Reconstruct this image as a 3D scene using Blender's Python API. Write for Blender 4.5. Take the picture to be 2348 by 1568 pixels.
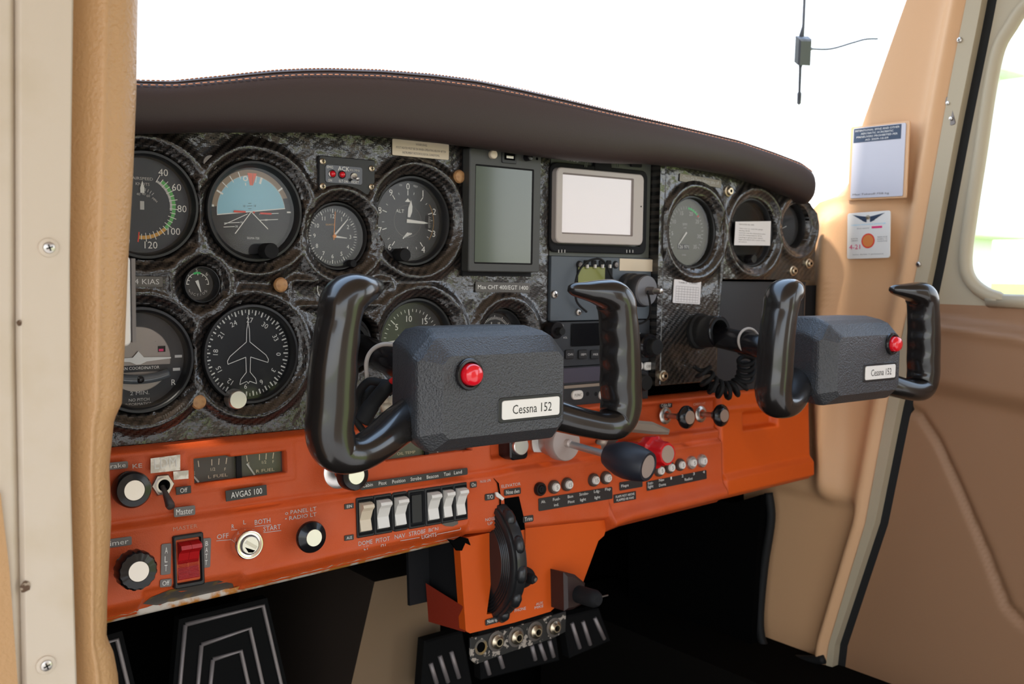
import bpy, math, random
from mathutils import Vector, Matrix, Euler
random.seed(7)
for _o in list(bpy.data.objects): bpy.data.objects.remove(_o)
scn = bpy.context.scene
C = scn.collection
W_, H_ = 2348.0, 1568.0
FPX = 2283.0
Z0 = .942
# ---------------------------------------------------------------- camera
_X = Vector((2922, 119, -2283)).normalized()          # world X, Z written in camera axes
_Z = Vector((494, 31700, 2283)); _Z = (_Z - _X*_Z.dot(_X)).normalized()
_Y = _Z.cross(_X)
RC = Matrix((_X, _Y, _Z))                              # camera axes -> world axes
CAM = -(RC @ Vector((0, 0, -Z0)))
cd = bpy.data.cameras.new('camera'); cam = bpy.data.objects.new('camera', cd); C.objects.link(cam)
cam.matrix_world = Matrix.Translation(CAM) @ RC.to_4x4()
cd.sensor_width = 36; cd.lens = 36*FPX/W_
cd.clip_start = .01; cd.clip_end = 2000
cd.dof.use_dof = True; cd.dof.focus_distance = .72; cd.dof.aperture_fstop = 16
scn.camera = cam
# ---------------------------------------------------------------- view, sky, sun
vs = scn.view_settings
vs.view_transform = 'Standard'; vs.look = 'None'; vs.gamma = 1; vs.use_curve_mapping = False
vs.exposure = 0.12
wd = bpy.data.worlds.new('world'); scn.world = wd; wd.use_nodes = True
_nt = wd.node_tree; _nt.nodes.clear()
_out = _nt.nodes.new('ShaderNodeOutputWorld'); _bg = _nt.nodes.new('ShaderNodeBackground')
_tc = _nt.nodes.new('ShaderNodeTexCoord'); _sp = _nt.nodes.new('ShaderNodeSeparateXYZ')
_cr = _nt.nodes.new('ShaderNodeValToRGB')
_nt.links.new(_tc.outputs['Generated'], _sp.inputs[0]); _nt.links.new(_sp.outputs['Z'], _cr.inputs[0])
_e = _cr.color_ramp.elements
_e[0].position = 0.0; _e[0].color = (1.0, .97, .93, 1)
_e[1].position = .75; _e[1].color = (.50, .70, 1.0, 1)
_m = _e.new(.22); _m.color = (.80, .89, 1.0, 1)
_nt.links.new(_cr.outputs[0], _bg.inputs[0]); _bg.inputs[1].default_value = 3.0
_nt.links.new(_bg.outputs[0], _out.inputs[0])
sd = bpy.data.lights.new('sun', 'SUN'); sun = bpy.data.objects.new('sun', sd); C.objects.link(sun)
sd.energy = 8.0; sd.angle = math.radians(3); sd.color = (1, .93, .82)
SUN_DIR = Vector((.62, .10, -.78)).normalized()      # comes from ahead, left and above
sun.rotation_euler = SUN_DIR.to_track_quat('-Z', 'Y').to_euler()
# ---------------------------------------------------------------- frames and pixel rays
def frame(o, x, y):
    x = Vector(x).normalized(); y = Vector(y); y = (y - x*y.dot(x)).normalized(); z = x.cross(y)
    M = Matrix((x, y, z)).transposed().to_4x4(); M.translation = Vector(o); return M
FU = frame((0, 0, 0), (1, 0, 0), (0, 0, 1))                       # upper panel, local z points at the pilot
_a = math.radians(4)
FL = frame((0, -.010, -.064), (1, 0, 0), (0, math.sin(_a), math.cos(_a)))   # lower panel, leaning
FW = frame((.50, 0, 0), (0, -1, 0), (0, 0, 1))                    # right wall, local z points into the cabin
def ray(px, py): return RC @ Vector((px-W_/2, H_/2-py, -FPX))
def at(F, px, py, h=0.0):
    """where the line of sight through a pixel of the photo meets the plane h above frame F, in F's coordinates"""
    Fi = F.inverted(); o = Fi @ CAM; d = Fi.to_3x3() @ ray(px, py)
    t = (h-o.z)/d.z; p = o + d*t
    return (p.x, p.y)
def quad_at(F, pts, h=0.0): return [at(F, x, y, h) for x, y in pts]
def T(x=0, y=0, z=0): return Matrix.Translation((x, y, z))
def R(a, ax='Z'): return Matrix.Rotation(math.radians(a), 4, ax)
def S(x, y=None, z=None):
    y = x if y is None else y; z = x if z is None else z
    return Matrix.Diagonal((x, y, z, 1))
# ---------------------------------------------------------------- text
_tx = {}
def text_geo(s):
    if s not in _tx:
        cu = bpy.data.curves.new('t', 'FONT'); cu.body = s; cu.size = 1; cu.resolution_u = 2
        cu.align_x = 'CENTER'; cu.align_y = 'CENTER'
        o = bpy.data.objects.new('t', cu); me = o.to_mesh()
        vs_ = [v.co.copy() for v in me.vertices]; fs = [tuple(p.vertices) for p in me.polygons]
        o.to_mesh_clear(); bpy.data.objects.remove(o); bpy.data.curves.remove(cu)
        if vs_:
            x0 = min(v.x for v in vs_); x1 = max(v.x for v in vs_); y0 = min(v.y for v in vs_); y1 = max(v.y for v in vs_)
            c = Vector(((x0+x1)/2, (y0+y1)/2, 0)); vs_ = [v-c for v in vs_]
        else: x0 = x1 = y0 = y1 = 0
        _tx[s] = (vs_, fs, x1-x0, y1-y0)
    return _tx[s]
# ---------------------------------------------------------------- mesh builder
class MB:
    def __init__(s): s.v = []; s.f = []; s.m = []; s.s = []; s.mats = []
    def mi(s, m):
        if m not in s.mats: s.mats.append(m)
        return s.mats.index(m)
    def add(s, vs, fs, m, smooth=False, M=None):
        b = len(s.v); k = s.mi(m)
        for v in vs:
            v = Vector(v); s.v.append(M @ v if M else v)
        for f in fs: s.f.append(tuple(i+b for i in f)); s.m.append(k); s.s.append(smooth)
        return s
    def box(s, c, d, m, M=None):
        x, y, z = c; a, b_, e = d[0]/2, d[1]/2, d[2]/2
        vs = [(x+i*a, y+j*b_, z+k*e) for k in (-1, 1) for j in (-1, 1) for i in (-1, 1)]
        return s.add(vs, [(0, 2, 3, 1), (4, 5, 7, 6), (0, 1, 5, 4), (2, 6, 7, 3), (0, 4, 6, 2), (1, 3, 7, 5)], m, False, M)
    def rbox(s, c, d, r, m, M=None, seg=4, ch=None, smooth=False):
        """box with rounded outline corners and a small chamfer on its front rim"""
        x, y, z = c; ch = min(.3*r, .25*d[2]) if ch is None else ch
        def ol(k):
            pts = []; a, b_ = d[0]/2-k, d[1]/2-k; rr = max(r-k, 1e-5)
            for q, (sx, sy) in enumerate(((1, 1), (-1, 1), (-1, -1), (1, -1))):
                for i in range(seg+1):
                    t = math.pi/2*(q+i/seg); pts.append((x+sx*(a-rr)+rr*math.cos(t), y+sy*(b_-rr)+rr*math.sin(t)))
            return pts
        return s.stack([(ol(0), z-d[2]/2), (ol(0), z+d[2]/2-ch), (ol(ch), z+d[2]/2)], m, M, smooth)
    def stack(s, layers, m, M=None, smooth=False, cap0=True, cap1=True):
        n = len(layers[0][0]); vs = [(p[0], p[1], z) for ol, z in layers for p in ol]; fs = []
        for k in range(len(layers)-1):
            for i in range(n):
                j = (i+1) % n; fs.append((k*n+i, k*n+j, (k+1)*n+j, (k+1)*n+i))
        s.add(vs, fs, m, smooth, M)
        if cap0: s.add([(p[0], p[1], layers[0][1]) for p in layers[0][0]], [tuple(range(n))[::-1]], m, False, M)
        if cap1: s.add([(p[0], p[1], layers[-1][1]) for p in layers[-1][0]], [tuple(range(n))], m, False, M)
        return s
    def prism(s, ol, z0, z1, m, M=None, ch=0):
        if area(ol) < 0: ol = ol[::-1]
        if ch: return s.stack([(ol, z0), (ol, z1-ch), (inset(ol, ch), z1)], m, M)
        return s.stack([(ol, z0), (ol, z1)], m, M)
    def lathe(s, prof, m, M=None, seg=40, smooth=True, cap=True, fac=None):
        if smooth and len(prof) > 2:                       # break the shading at sharp turns of the profile
            runs = [[prof[0]]]
            for k in range(1, len(prof)):
                runs[-1].append(prof[k])
                if k < len(prof)-1:
                    a = Vector(prof[k])-Vector(prof[k-1]); b = Vector(prof[k+1])-Vector(prof[k])
                    if a.length > 1e-9 and b.length > 1e-9 and a.angle(b) > .62: runs.append([prof[k]])
            if len(runs) > 1:
                for r_ in runs: s.lathe(r_, m, M, seg, True, False, fac)
                if cap:
                    for pr_, rev in ((prof[0], True), (prof[-1], False)):
                        if pr_[0] > 1e-6:
                            ring_ = [(pr_[0]*(fac(i, seg) if fac else 1)*math.cos(2*math.pi*i/seg), pr_[0]*(fac(i, seg) if fac else 1)*math.sin(2*math.pi*i/seg), pr_[1]) for i in range(seg)]
                            s.add(ring_, [tuple(range(seg))[::-1] if rev else tuple(range(seg))], m, False, M)
                return s
        vs = []; fs = []; n = len(prof)
        for r, z in prof:
            for i in range(seg):
                a = 2*math.pi*i/seg; q = r*(fac(i, seg) if fac else 1); vs.append((q*math.cos(a), q*math.sin(a), z))
        for k in range(n-1):
            for i in range(seg):
                j = (i+1) % seg; fs.append((k*seg+i, k*seg+j, (k+1)*seg+j, (k+1)*seg+i))
        s.add(vs, fs, m, smooth, M)
        if cap:
            if prof[0][0] > 1e-6: s.add(vs[:seg], [tuple(range(seg))[::-1]], m, False, M)
            if prof[-1][0] > 1e-6: s.add(vs[-seg:], [tuple(range(seg))], m, False, M)
        return s
    def disc(s, r, z, m, M=None, seg=48): 
        return s.add([(r*math.cos(2*math.pi*i/seg), r*math.sin(2*math.pi*i/seg), z) for i in range(seg)], [tuple(range(seg))], m, False, M)
    def arc(s, r0, r1, a0, a1, z, m, M=None, seg=None):
        """flat ring sector, clock angles in degrees: 0 is up, 90 is right"""
        seg = seg or max(2, int(abs(a1-a0)/5)); vs = []; fs = []
        for i in range(seg+1):
            a = math.radians(a0+(a1-a0)*i/seg); vs += [(r0*math.sin(a), r0*math.cos(a), z), (r1*math.sin(a), r1*math.cos(a), z)]
        for i in range(seg): fs.append((2*i, 2*i+1, 2*i+3, 2*i+2))
        return s.add(vs, fs, m, False, M)
    def tick(s, a, r0, r1, w, z, m, M=None):
        return s.add([(-w/2, r0, z), (w/2, r0, z), (w/2, r1, z), (-w/2, r1, z)], [(0, 1, 2, 3)], m, False, (M or Matrix()) @ R(-a))
    def line(s, p, q, w, z, m, M=None):
        p = Vector(p); q = Vector(q); d = (q-p).normalized(); n = Vector((-d.y, d.x))*w/2
        return s.add([(*(p-n), z), (*(q-n), z), (*(q+n), z), (*(p+n), z)], [(0, 1, 2, 3)], m, False, M)
    def poly(s, pts, z, m, M=None): return s.add([(x, y, z) for x, y in pts], [tuple(range(len(pts)))], m, False, M)
    def rect(s, x, y, w, h, z, m, M=None): return s.poly([(x-w/2, y-h/2), (x+w/2, y-h/2), (x+w/2, y+h/2), (x-w/2, y+h/2)], z, m, M)
    def text(s, t, x, y, h, z, m, M=None, rot=0, fit=None, al=0):
        """flat lettering whose capital height is h; fit limits its width; al -1/0/1 aligns"""
        vs_, fs, w, hh = text_geo(t)
        if not vs_: return s
        k = h/.70; kx = k
        if fit: kx = fit/w
        Mt = (M or Matrix()) @ T(x, y, z) @ R(rot) @ T(-al*w*kx/2, 0, 0) @ S(kx, k, 1)
        return s.add(vs_, fs, m, False, Mt)
    def tube(s, pts, r, m, M=None, seg=10, cap=True, sq=1.0, up=(0, 0, 1)):
        pts = [Vector(p) for p in pts]; n = len(pts); rs = r if isinstance(r, (list, tuple)) else [r]*n
        vs = []; fs = []; pn = None
        for i, p in enumerate(pts):
            t = (pts[min(i+1, n-1)]-pts[max(i-1, 0)]).normalized()
            if pn is None: 
                pn = Vector(up)
                if abs(pn.dot(t)) > .9: pn = Vector((0, 1, 0))
            nn = (pn - t*pn.dot(t)).normalized(); pn = nn; b = t.cross(nn)
            for k in range(seg):
                a = 2*math.pi*k/seg; vs.append(p + nn*math.cos(a)*rs[i] + b*math.sin(a)*rs[i]*sq)
        for i in range(n-1):
            for k in range(seg):
                j = (k+1) % seg; fs.append((i*seg+k, i*seg+j, (i+1)*seg+j, (i+1)*seg+k))
        if cap: fs += [tuple(range(seg))[::-1], tuple(range((n-1)*seg, n*seg))]
        return s.add(vs, fs, m, True, M)
    def sphere(s, c, r, m, M=None, seg=20, rings=10, sz=1.0, half=False):
        prof = []; a0 = 0 if half else -math.pi/2
        for i in range(rings+1):
            a = a0+(math.pi/2-a0)*i/rings; prof.append((max(r*math.cos(a), 0), r*math.sin(a)*sz))
        return s.lathe(prof, m, (M or Matrix()) @ T(*c), seg, True, False)
    def build(s, name, parent=None, M=None, bevel=0, sub=0, auto=False):
        me = bpy.data.meshes.new(name); me.from_pydata([tuple(v) for v in s.v], [], s.f)
        for m in s.mats: me.materials.append(m)
        me.polygons.foreach_set('material_index', s.m); me.polygons.foreach_set('use_smooth', s.s); me.update()
        o = bpy.data.objects.new(name, me); C.objects.link(o)
        if parent is not None: o.parent = parent
        if M is not None: o.matrix_basis = M
        if bevel:
            b = o.modifiers.new('b', 'BEVEL'); b.width = bevel; b.segments = 2; b.limit_method = 'ANGLE'; b.angle_limit = .6
        if sub:
            b = o.modifiers.new('s', 'SUBSURF'); b.levels = sub; b.render_levels = sub
        return o
def area(p): return sum(p[i][0]*p[(i+1) % len(p)][1]-p[(i+1) % len(p)][0]*p[i][1] for i in range(len(p)))/2
def inset(p, k):
    n = len(p); out = []
    for i in range(n):
        a = Vector(p[i-1]); b = Vector(p[i]); c = Vector(p[(i+1) % n])
        d1 = (b-a); d2 = (c-b)
        if d1.length < 1e-9 or d2.length < 1e-9: out.append(tuple(b)); continue
        n1 = Vector((-d1.y, d1.x)).normalized(); n2 = Vector((-d2.y, d2.x)).normalized()
        q = n1+n2; q = q/max(q.dot(n1), .3) if q.length > 1e-6 else n1
        out.append(tuple(b+q*k))
    return out
def smooth_path(pts, n=8):
    """Catmull-Rom through the points"""
    P = [Vector(p) for p in pts]; out = []
    for i in range(len(P)-1):
        a = P[max(i-1, 0)]; b = P[i]; c = P[i+1]; d = P[min(i+2, len(P)-1)]
        for k in range(n):
            t = k/n; out.append(.5*((2*b)+(c-a)*t+(2*a-5*b+4*c-d)*t*t+(3*b-a-3*c+d)*t**3))
    out.append(P[-1]); return out
def interp(x, pts):
    if x <= pts[0][0]: return pts[0][1]
    for (a, b), (c, d) in zip(pts, pts[1:]):
        if x <= c: return b+(d-b)*(x-a)/(c-a)
    return pts[-1][1]
def sstep(a, b, x):
    t = min(max((x-a)/(b-a), 0), 1); return t*t*(3-2*t)
def tag(o, label, cat, group=None, kind=None):
    if label: o['label'] = label
    if cat: o['category'] = cat
    if group: o['group'] = group
    if kind: o['kind'] = kind
    return o
def root(name, M, label, cat, group=None):
    o = bpy.data.objects.new(name, None); C.objects.link(o); o.empty_display_size = .01; o.matrix_world = M
    return tag(o, label, cat, group)
def struct(o): o['kind'] = 'structure'; return o
def copy_tree(o, parent=None):
    c = o.copy(); C.objects.link(c); c.parent = parent
    for k in list(o.children): copy_tree(k, c)
    return c
def field(us, vfun, hfun, m, keep=None, circles=(), cell=.002, nv=60, thick=.004, M=None, mb=None, smooth=True):
    """relief sheet: columns at us, rows between vfun(u)=(bottom,top); vertices near a circle slide onto it; hollow inside"""
    mb = mb or MB(); nu = len(us); V = []
    for u in us:
        a, b = vfun(u)
        for j in range(nv+1): V.append([u, a+(b-a)*j/nv])
    ins = [False]*len(V)
    for i, p in enumerate(V):
        for (cx, cy, r) in circles:
            d = math.hypot(p[0]-cx, p[1]-cy)
            if d < r-cell*.62: ins[i] = True
            elif d < r+cell*.62 and d > 0: p[0] = cx+(p[0]-cx)*r/d; p[1] = cy+(p[1]-cy)*r/d
    vs_ = [(p[0], p[1], hfun(p[0], p[1])) for p in V]; fs = []
    for i in range(nu-1):
        for j in range(nv):
            q = (i*(nv+1)+j, (i+1)*(nv+1)+j, (i+1)*(nv+1)+j+1, i*(nv+1)+j+1)
            if any(ins[k] for k in q): continue
            if keep:
                cx = sum(V[k][0] for k in q)/4; cy = sum(V[k][1] for k in q)/4
                if not keep(cx, cy): continue
            fs.append(q)
    ec = {}
    for q in fs:
        for k in range(4):
            e = (q[k], q[(k+1) % 4]); ec[e] = 1
    n = len(vs_); mp = {}; add = []
    for (a, b) in list(ec):
        if (b, a) not in ec:
            for k in (a, b):
                if k not in mp: mp[k] = n+len(add); add.append((vs_[k][0], vs_[k][1], vs_[k][2]-thick))
            fs.append((b, a, mp[a], mp[b]))
    used = sorted({k for q in fs for k in q}); allv = vs_+add; rm = {k: i for i, k in enumerate(used)}
    mb.add([allv[k] for k in used], [tuple(rm[k] for k in q) for q in fs], m, smooth, M)
    return mb
def lin(a, b, step):
    n = max(1, int(round((b-a)/step))); return [a+(b-a)*i/n for i in range(n+1)]
# ---------------------------------------------------------------- materials
def mat(name, col, rough=.5, metal=0, coat=0, bump=None, spec=.5, mott=None, emit=None, bstr=.3, bdist=.0006, coat_r=.08):
    """bump = noise scale per metre; mott = (other colour, scale, low, high) wear or mottling"""
    m = bpy.data.materials.new(name); m.use_nodes = True; nt = m.node_tree; b = nt.nodes['Principled BSDF']
    b.inputs['Base Color'].default_value = (*col, 1); b.inputs['Roughness'].default_value = rough
    b.inputs['Metallic'].default_value = metal; b.inputs['Coat Weight'].default_value = coat
    b.inputs['Coat Roughness'].default_value = coat_r; b.inputs['Specular IOR Level'].default_value = spec
    tc = nt.nodes.new('ShaderNodeTexCoord')
    sc_, fine = (bump, True) if bump else (900, False)
    nz = nt.nodes.new('ShaderNodeTexNoise'); nz.inputs['Scale'].default_value = sc_; nz.inputs['Detail'].default_value = 2
    nt.links.new(tc.outputs['Object'], nz.inputs['Vector'])
    if bump:
        bp = nt.nodes.new('ShaderNodeBump'); bp.inputs['Strength'].default_value = bstr; bp.inputs['Distance'].default_value = bdist
        nt.links.new(nz.outputs['Fac'], bp.inputs['Height']); nt.links.new(bp.outputs[0], b.inputs['Normal'])
    if mott:
        c2, s2, lo, hi = mott
        n2 = nt.nodes.new('ShaderNodeTexNoise'); n2.inputs['Scale'].default_value = s2; n2.inputs['Detail'].default_value = 5
        nt.links.new(tc.outputs['Object'], n2.inputs['Vector'])
        mr = nt.nodes.new('ShaderNodeMapRange'); mr.inputs['From Min'].default_value = lo; mr.inputs['From Max'].default_value = hi
        mx = nt.nodes.new('ShaderNodeMix'); mx.data_type = 'RGBA'
        mx.inputs[6].default_value = (*col, 1); mx.inputs[7].default_value = (*c2, 1)
        nt.links.new(n2.outputs['Fac'], mr.inputs[0]); nt.links.new(mr.outputs[0], mx.inputs[0]); nt.links.new(mx.outputs[2], b.inputs['Base Color'])
    else:
        mr = nt.nodes.new('ShaderNodeMapRange'); mr.inputs['To Min'].default_value = max(rough-.05, 0); mr.inputs['To Max'].default_value = min(rough+.05, 1)
        nt.links.new(nz.outputs['Fac'], mr.inputs[0]); nt.links.new(mr.outputs[0], b.inputs['Roughness'])
    if emit:
        b.inputs['Emission Color'].default_value = (*emit[0], 1); b.inputs['Emission Strength'].default_value = emit[1]
    return m
def carbon(name, tow, ang, light, dark, wave, rough=.35):
    m = bpy.data.materials.new(name); m.use_nodes = True; nt = m.node_tree; N = nt.nodes; L = nt.links; b = N['Principled BSDF']
    tc = N.new('ShaderNodeTexCoord'); mp = N.new('ShaderNodeMapping'); mp.inputs['Rotation'].default_value = (0, 0, math.radians(ang))
    mp.inputs['Scale'].default_value = (1/tow, 1/tow, 0); L.new(tc.outputs['Object'], mp.inputs[0])
    sx = N.new('ShaderNodeSeparateXYZ'); L.new(mp.outputs[0], sx.inputs[0])
    def mth(op, a, c=None):
        n = N.new('ShaderNodeMath'); n.operation = op
        for k, q in enumerate((a, c)):
            if q is None: continue
            if isinstance(q, (int, float)): n.inputs[k].default_value = q
            else: L.new(q, n.inputs[k])
        return n.outputs[0]
    fx = mth('FLOOR', sx.outputs[0]); fy = mth('MULTIPLY', mth('FLOOR', sx.outputs[1]), -1)
    tw = mth('LESS_THAN', mth('FLOORED_MODULO', mth('ADD', fx, fy), 4), 1.5)     # two over, two under
    rx = mth('ABSOLUTE', mth('SUBTRACT', mth('FRACT', sx.outputs[0]), .5)); ry = mth('ABSOLUTE', mth('SUBTRACT', mth('FRACT', sx.outputs[1]), .5))
    mh = N.new('ShaderNodeMix'); L.new(tw, mh.inputs[0]); L.new(rx, mh.inputs[2]); L.new(ry, mh.inputs[3])
    mc = N.new('ShaderNodeMix'); mc.data_type = 'RGBA'; mc.inputs[6].default_value = (*dark, 1); mc.inputs[7].default_value = (*light, 1)
    L.new(tw, mc.inputs[0]); L.new(mc.outputs[2], b.inputs['Base Color'])
    b1 = N.new('ShaderNodeBump'); b1.inputs['Strength'].default_value = .6; b1.inputs['Distance'].default_value = tow*.25; b1.invert = True
    L.new(mh.outputs[0], b1.inputs['Height']); L.new(b1.outputs[0], b.inputs['Normal'])
    nz = N.new('ShaderNodeTexNoise'); nz.inputs['Scale'].default_value = 42; nz.inputs['Detail'].default_value = 3; nz.inputs['Roughness'].default_value = .45
    L.new(tc.outputs['Object'], nz.inputs['Vector'])
    n3 = N.new('ShaderNodeTexNoise'); n3.inputs['Scale'].default_value = 700; L.new(tc.outputs['Object'], n3.inputs['Vector'])
    sm = mth('ADD', nz.outputs['Fac'], mth('MULTIPLY', n3.outputs['Fac'], .035))
    b2 = N.new('ShaderNodeBump'); b2.inputs['Strength'].default_value = wave; b2.inputs['Distance'].default_value = .0075
    L.new(sm, b2.inputs['Height']); L.new(b2.outputs[0], b.inputs['Coat Normal'])
    b.inputs['Roughness'].default_value = rough; b.inputs['Coat Weight'].default_value = 1; b.inputs['Coat Roughness'].default_value = .04
    b.inputs['Specular IOR Level'].default_value = .3; b.inputs['Coat IOR'].default_value = 1.58
    return m
def thin_glass(name, tint=(1, 1, 1), gloss=1.0):
    m = bpy.data.materials.new(name); m.use_nodes = True; nt = m.node_tree; N = nt.nodes; L = nt.links; N.clear()
    o = N.new('ShaderNodeOutputMaterial'); t = N.new('ShaderNodeBsdfTransparent'); g = N.new('ShaderNodeBsdfGlossy'); mx = N.new('ShaderNodeMixShader')
    fr = N.new('ShaderNodeFresnel'); fr.inputs[0].default_value = 1.45; mu = N.new('ShaderNodeMath'); mu.operation = 'MULTIPLY'; mu.inputs[1].default_value = gloss
    t.inputs[0].default_value = (*tint, 1); g.inputs['Roughness'].default_value = .10
    L.new(fr.outputs[0], mu.inputs[0]); L.new(mu.outputs[0], mx.inputs[0]); L.new(t.outputs[0], mx.inputs[1]); L.new(g.outputs[0], mx.inputs[2]); L.new(mx.outputs[0], o.inputs[0])
    return m
CARB = carbon('carbon_twill', .0016, 4, (.030, .023, .019), (.006, .005, .0045), .85)
CARB2 = carbon('carbon_twill_fine', .0020, 2, (.030, .025, .021), (.006, .0055, .005), .6)
ORANGE = mat('orange_vinyl', (.58, .080, .012), .44, spec=.35, bump=1100, bstr=.5, bdist=.0005, mott=((.60, .10, .03), 35, .35, .75))
ORANGE2 = mat('orange_plastic', (.64, .092, .008), .42, spec=.3, bump=1500, bstr=.2, bdist=.0003)
ORANGE_SHADE = mat('orange_shade', (.30, .03, .012), .5, bump=900)  # orange darkened to put shade into the pedestal cheek
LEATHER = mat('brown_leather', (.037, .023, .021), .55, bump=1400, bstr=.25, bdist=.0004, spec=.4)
STITCH = mat('orange_thread', (.62, .26, .14), .7)
BLK = mat('black_paint', (.012, .012, .013), .45, bump=2500, bstr=.15, bdist=.0002)
BLKM = mat('black_matte', (.010, .010, .011), .75, spec=.25)
BLKG = mat('black_gloss', (.009, .008, .009), .22, coat=.15, spec=.35)
BLKD = mat('dial_black', (.022, .022, .024), .6)
DARKV = mat('void_shade_black', (.003, .003, .003), .95, spec=0)  # near-zero black puts deep shade into the footwell, slots and openings
GRIP = mat('black_gloss_plastic', (.012, .010, .009), .24, coat=.4, bump=60, bstr=.05)
HUB = mat('grained_black_plastic', (.036, .037, .040), .42, bump=800, bstr=1.0, bdist=.0009, spec=.7)
WHT = mat('dial_white', (.80, .78, .72), .6)
WHTD = mat('dial_white_worn', (.55, .53, .50), .7)
CREAM = mat('cream_plastic', (.72, .60, .44), .4)
WPLA = mat('white_plastic', (.78, .74, .68), .4)
PAPER = mat('paper', (.80, .76, .74), .8)
PAPERY = mat('yellowed_paper', (.72, .60, .44), .8)
GREEN = mat('green_arc', (.12, .45, .12), .6)
GREENB = mat('bright_green', (.03, .55, .12), .6)
AMBER = mat('amber_arc', (.65, .33, .06), .6)
REDM = mat('red_mark', (.75, .06, .03), .6)
ORM = mat('orange_mark', (.9, .30, .03), .5)
REDB = mat('red_button', (.75, .008, .02), .2, coat=.7)
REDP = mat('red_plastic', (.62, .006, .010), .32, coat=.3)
REDS = mat('red_rocker', (.48, .008, .010), .35)
SKYB = mat('horizon_blue', (.30, .56, .66), .6)
SKYT = mat('horizon_tan', (.30, .22, .15), .6)
ALU = mat('spun_aluminium', (.78, .74, .71), .34, metal=1)
ALUM = mat('matte_aluminium', (.60, .59, .57), .45, metal=1)
STEEL = mat('screw_steel', (.58, .54, .50), .33, metal=1)
BRASS = mat('brassy_screw', (.60, .50, .36), .35, metal=1)
DKSTEEL = mat('dark_metal', (.16, .14, .13), .45, metal=.8)
WOOD = mat('tan_fastener', (.50, .27, .11), .5, mott=((.36, .17, .07), 300, .4, .7))
PLATE = mat('blue_grey_panel', (.075, .090, .105), .5, bump=2600, bstr=.2, bdist=.0002)
PLATEG = mat('green_grey_panel', (.085, .090, .075), .5)
RADIO = mat('radio_black', (.022, .024, .028), .5, bump=2500, bstr=.2, bdist=.0002)
RADIOB = mat('radio_violet_grey', (.060, .052, .075), .5)
SCRB = mat('dark_display', (.008, .008, .009), .12)
LCDG = mat('green_lcd', (.20, .21, .035), .35)
TABF = mat('tablet_frame', (.050, .050, .046), .5, bump=2500, bstr=.15, bdist=.0002)
TABS = mat('tablet_screen', (.075, .10, .075), .12, coat=.5)
GPSF = mat('silver_bezel', (.46, .40, .36), .42)
GPSD = mat('grey_bezel_slope', (.24, .20, .18), .45)
GPSS = mat('pale_screen', (.78, .72, .72), .25, emit=((1, .92, .92), .10))
TAN = mat('tan_moulding', (.47, .265, .115), .40, bump=520, bstr=.6, bdist=.0010)
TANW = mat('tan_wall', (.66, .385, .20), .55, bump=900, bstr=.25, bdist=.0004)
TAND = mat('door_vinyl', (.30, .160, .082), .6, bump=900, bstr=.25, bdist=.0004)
FRAMEC = mat('window_frame_beige', (.42, .35, .24), .5)
JAMB = mat('cream_paint', (.57, .475, .37), .45, bump=500, bstr=.05, mott=((.52, .42, .30), 30, .5, .8))
RUST = mat('rust_dirt', (.10, .055, .03), .9, mott=((.36, .28, .20), 500, .5, .6))
RUSTY = mat('rusty_edge', (.62, .55, .47), .5, mott=((.50, .19, .03), 90, .42, .56))
SHMET = mat('bare_metal_worn', (.13, .115, .10), .45, metal=.4, mott=((.35, .22, .06), 60, .52, .66))
RUBBER = mat('black_rubber', (.010, .010, .010), .7, spec=.3)
PADM = mat('pedal_black', (.005, .005, .005), .8, spec=.15)
CABIN = mat('cabin_lining', (.45, .30, .19), .9)
CARPET = mat('dark_carpet', (.008, .007, .006), .95, bump=900, spec=0)
BROWNW = mat('footwell_brown_shade', (.045, .028, .018), .8)  # wall brown, darkened to carry the shade on the tunnel sides
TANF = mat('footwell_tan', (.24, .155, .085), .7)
CHIP = mat('chipped_black_paint', (.012, .011, .010), .5, mott=((.34, .29, .24), 170, .56, .60))
GREYL = mat('grey_label', (.16, .14, .13), .45)
BLKL = mat('black_label', (.025, .022, .022), .4)
CLEARL = mat('clear_tape', (.10, .09, .08), .3)
SILV = mat('silver_tape', (.50, .47, .44), .3, metal=.6, mott=((.75, .72, .7), 150, .45, .6))
NAVY = mat('navy_print', (.03, .05, .09), .6)
PLAC = mat('silver_placard', (.52, .50, .54), .4)
PINKP = mat('pink_print', (.75, .03, .16), .6)
CYANP = mat('cyan_print', (.25, .60, .80), .6)
ORAN = mat('orange_spot', (.70, .22, .05), .6)
WIREW = mat('white_wire', (.50, .45, .40), .5)
WIRER = mat('red_wire', (.65, .02, .02), .4)
HOSE = mat('antenna_grey', (.06, .065, .08), .5)
GRASS = mat('grass', (.20, .26, .035), .95, bump=3, mott=((.34, .33, .10), 1.2, .35, .7))
APRON = mat('apron_concrete', (.34, .31, .28), .9, mott=((.28, .26, .23), .5, .4, .7))
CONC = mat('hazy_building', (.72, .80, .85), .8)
GLASS = thin_glass('instrument_glass', gloss=.85)
PERSPEX = thin_glass('perspex', gloss=.6)
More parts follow.
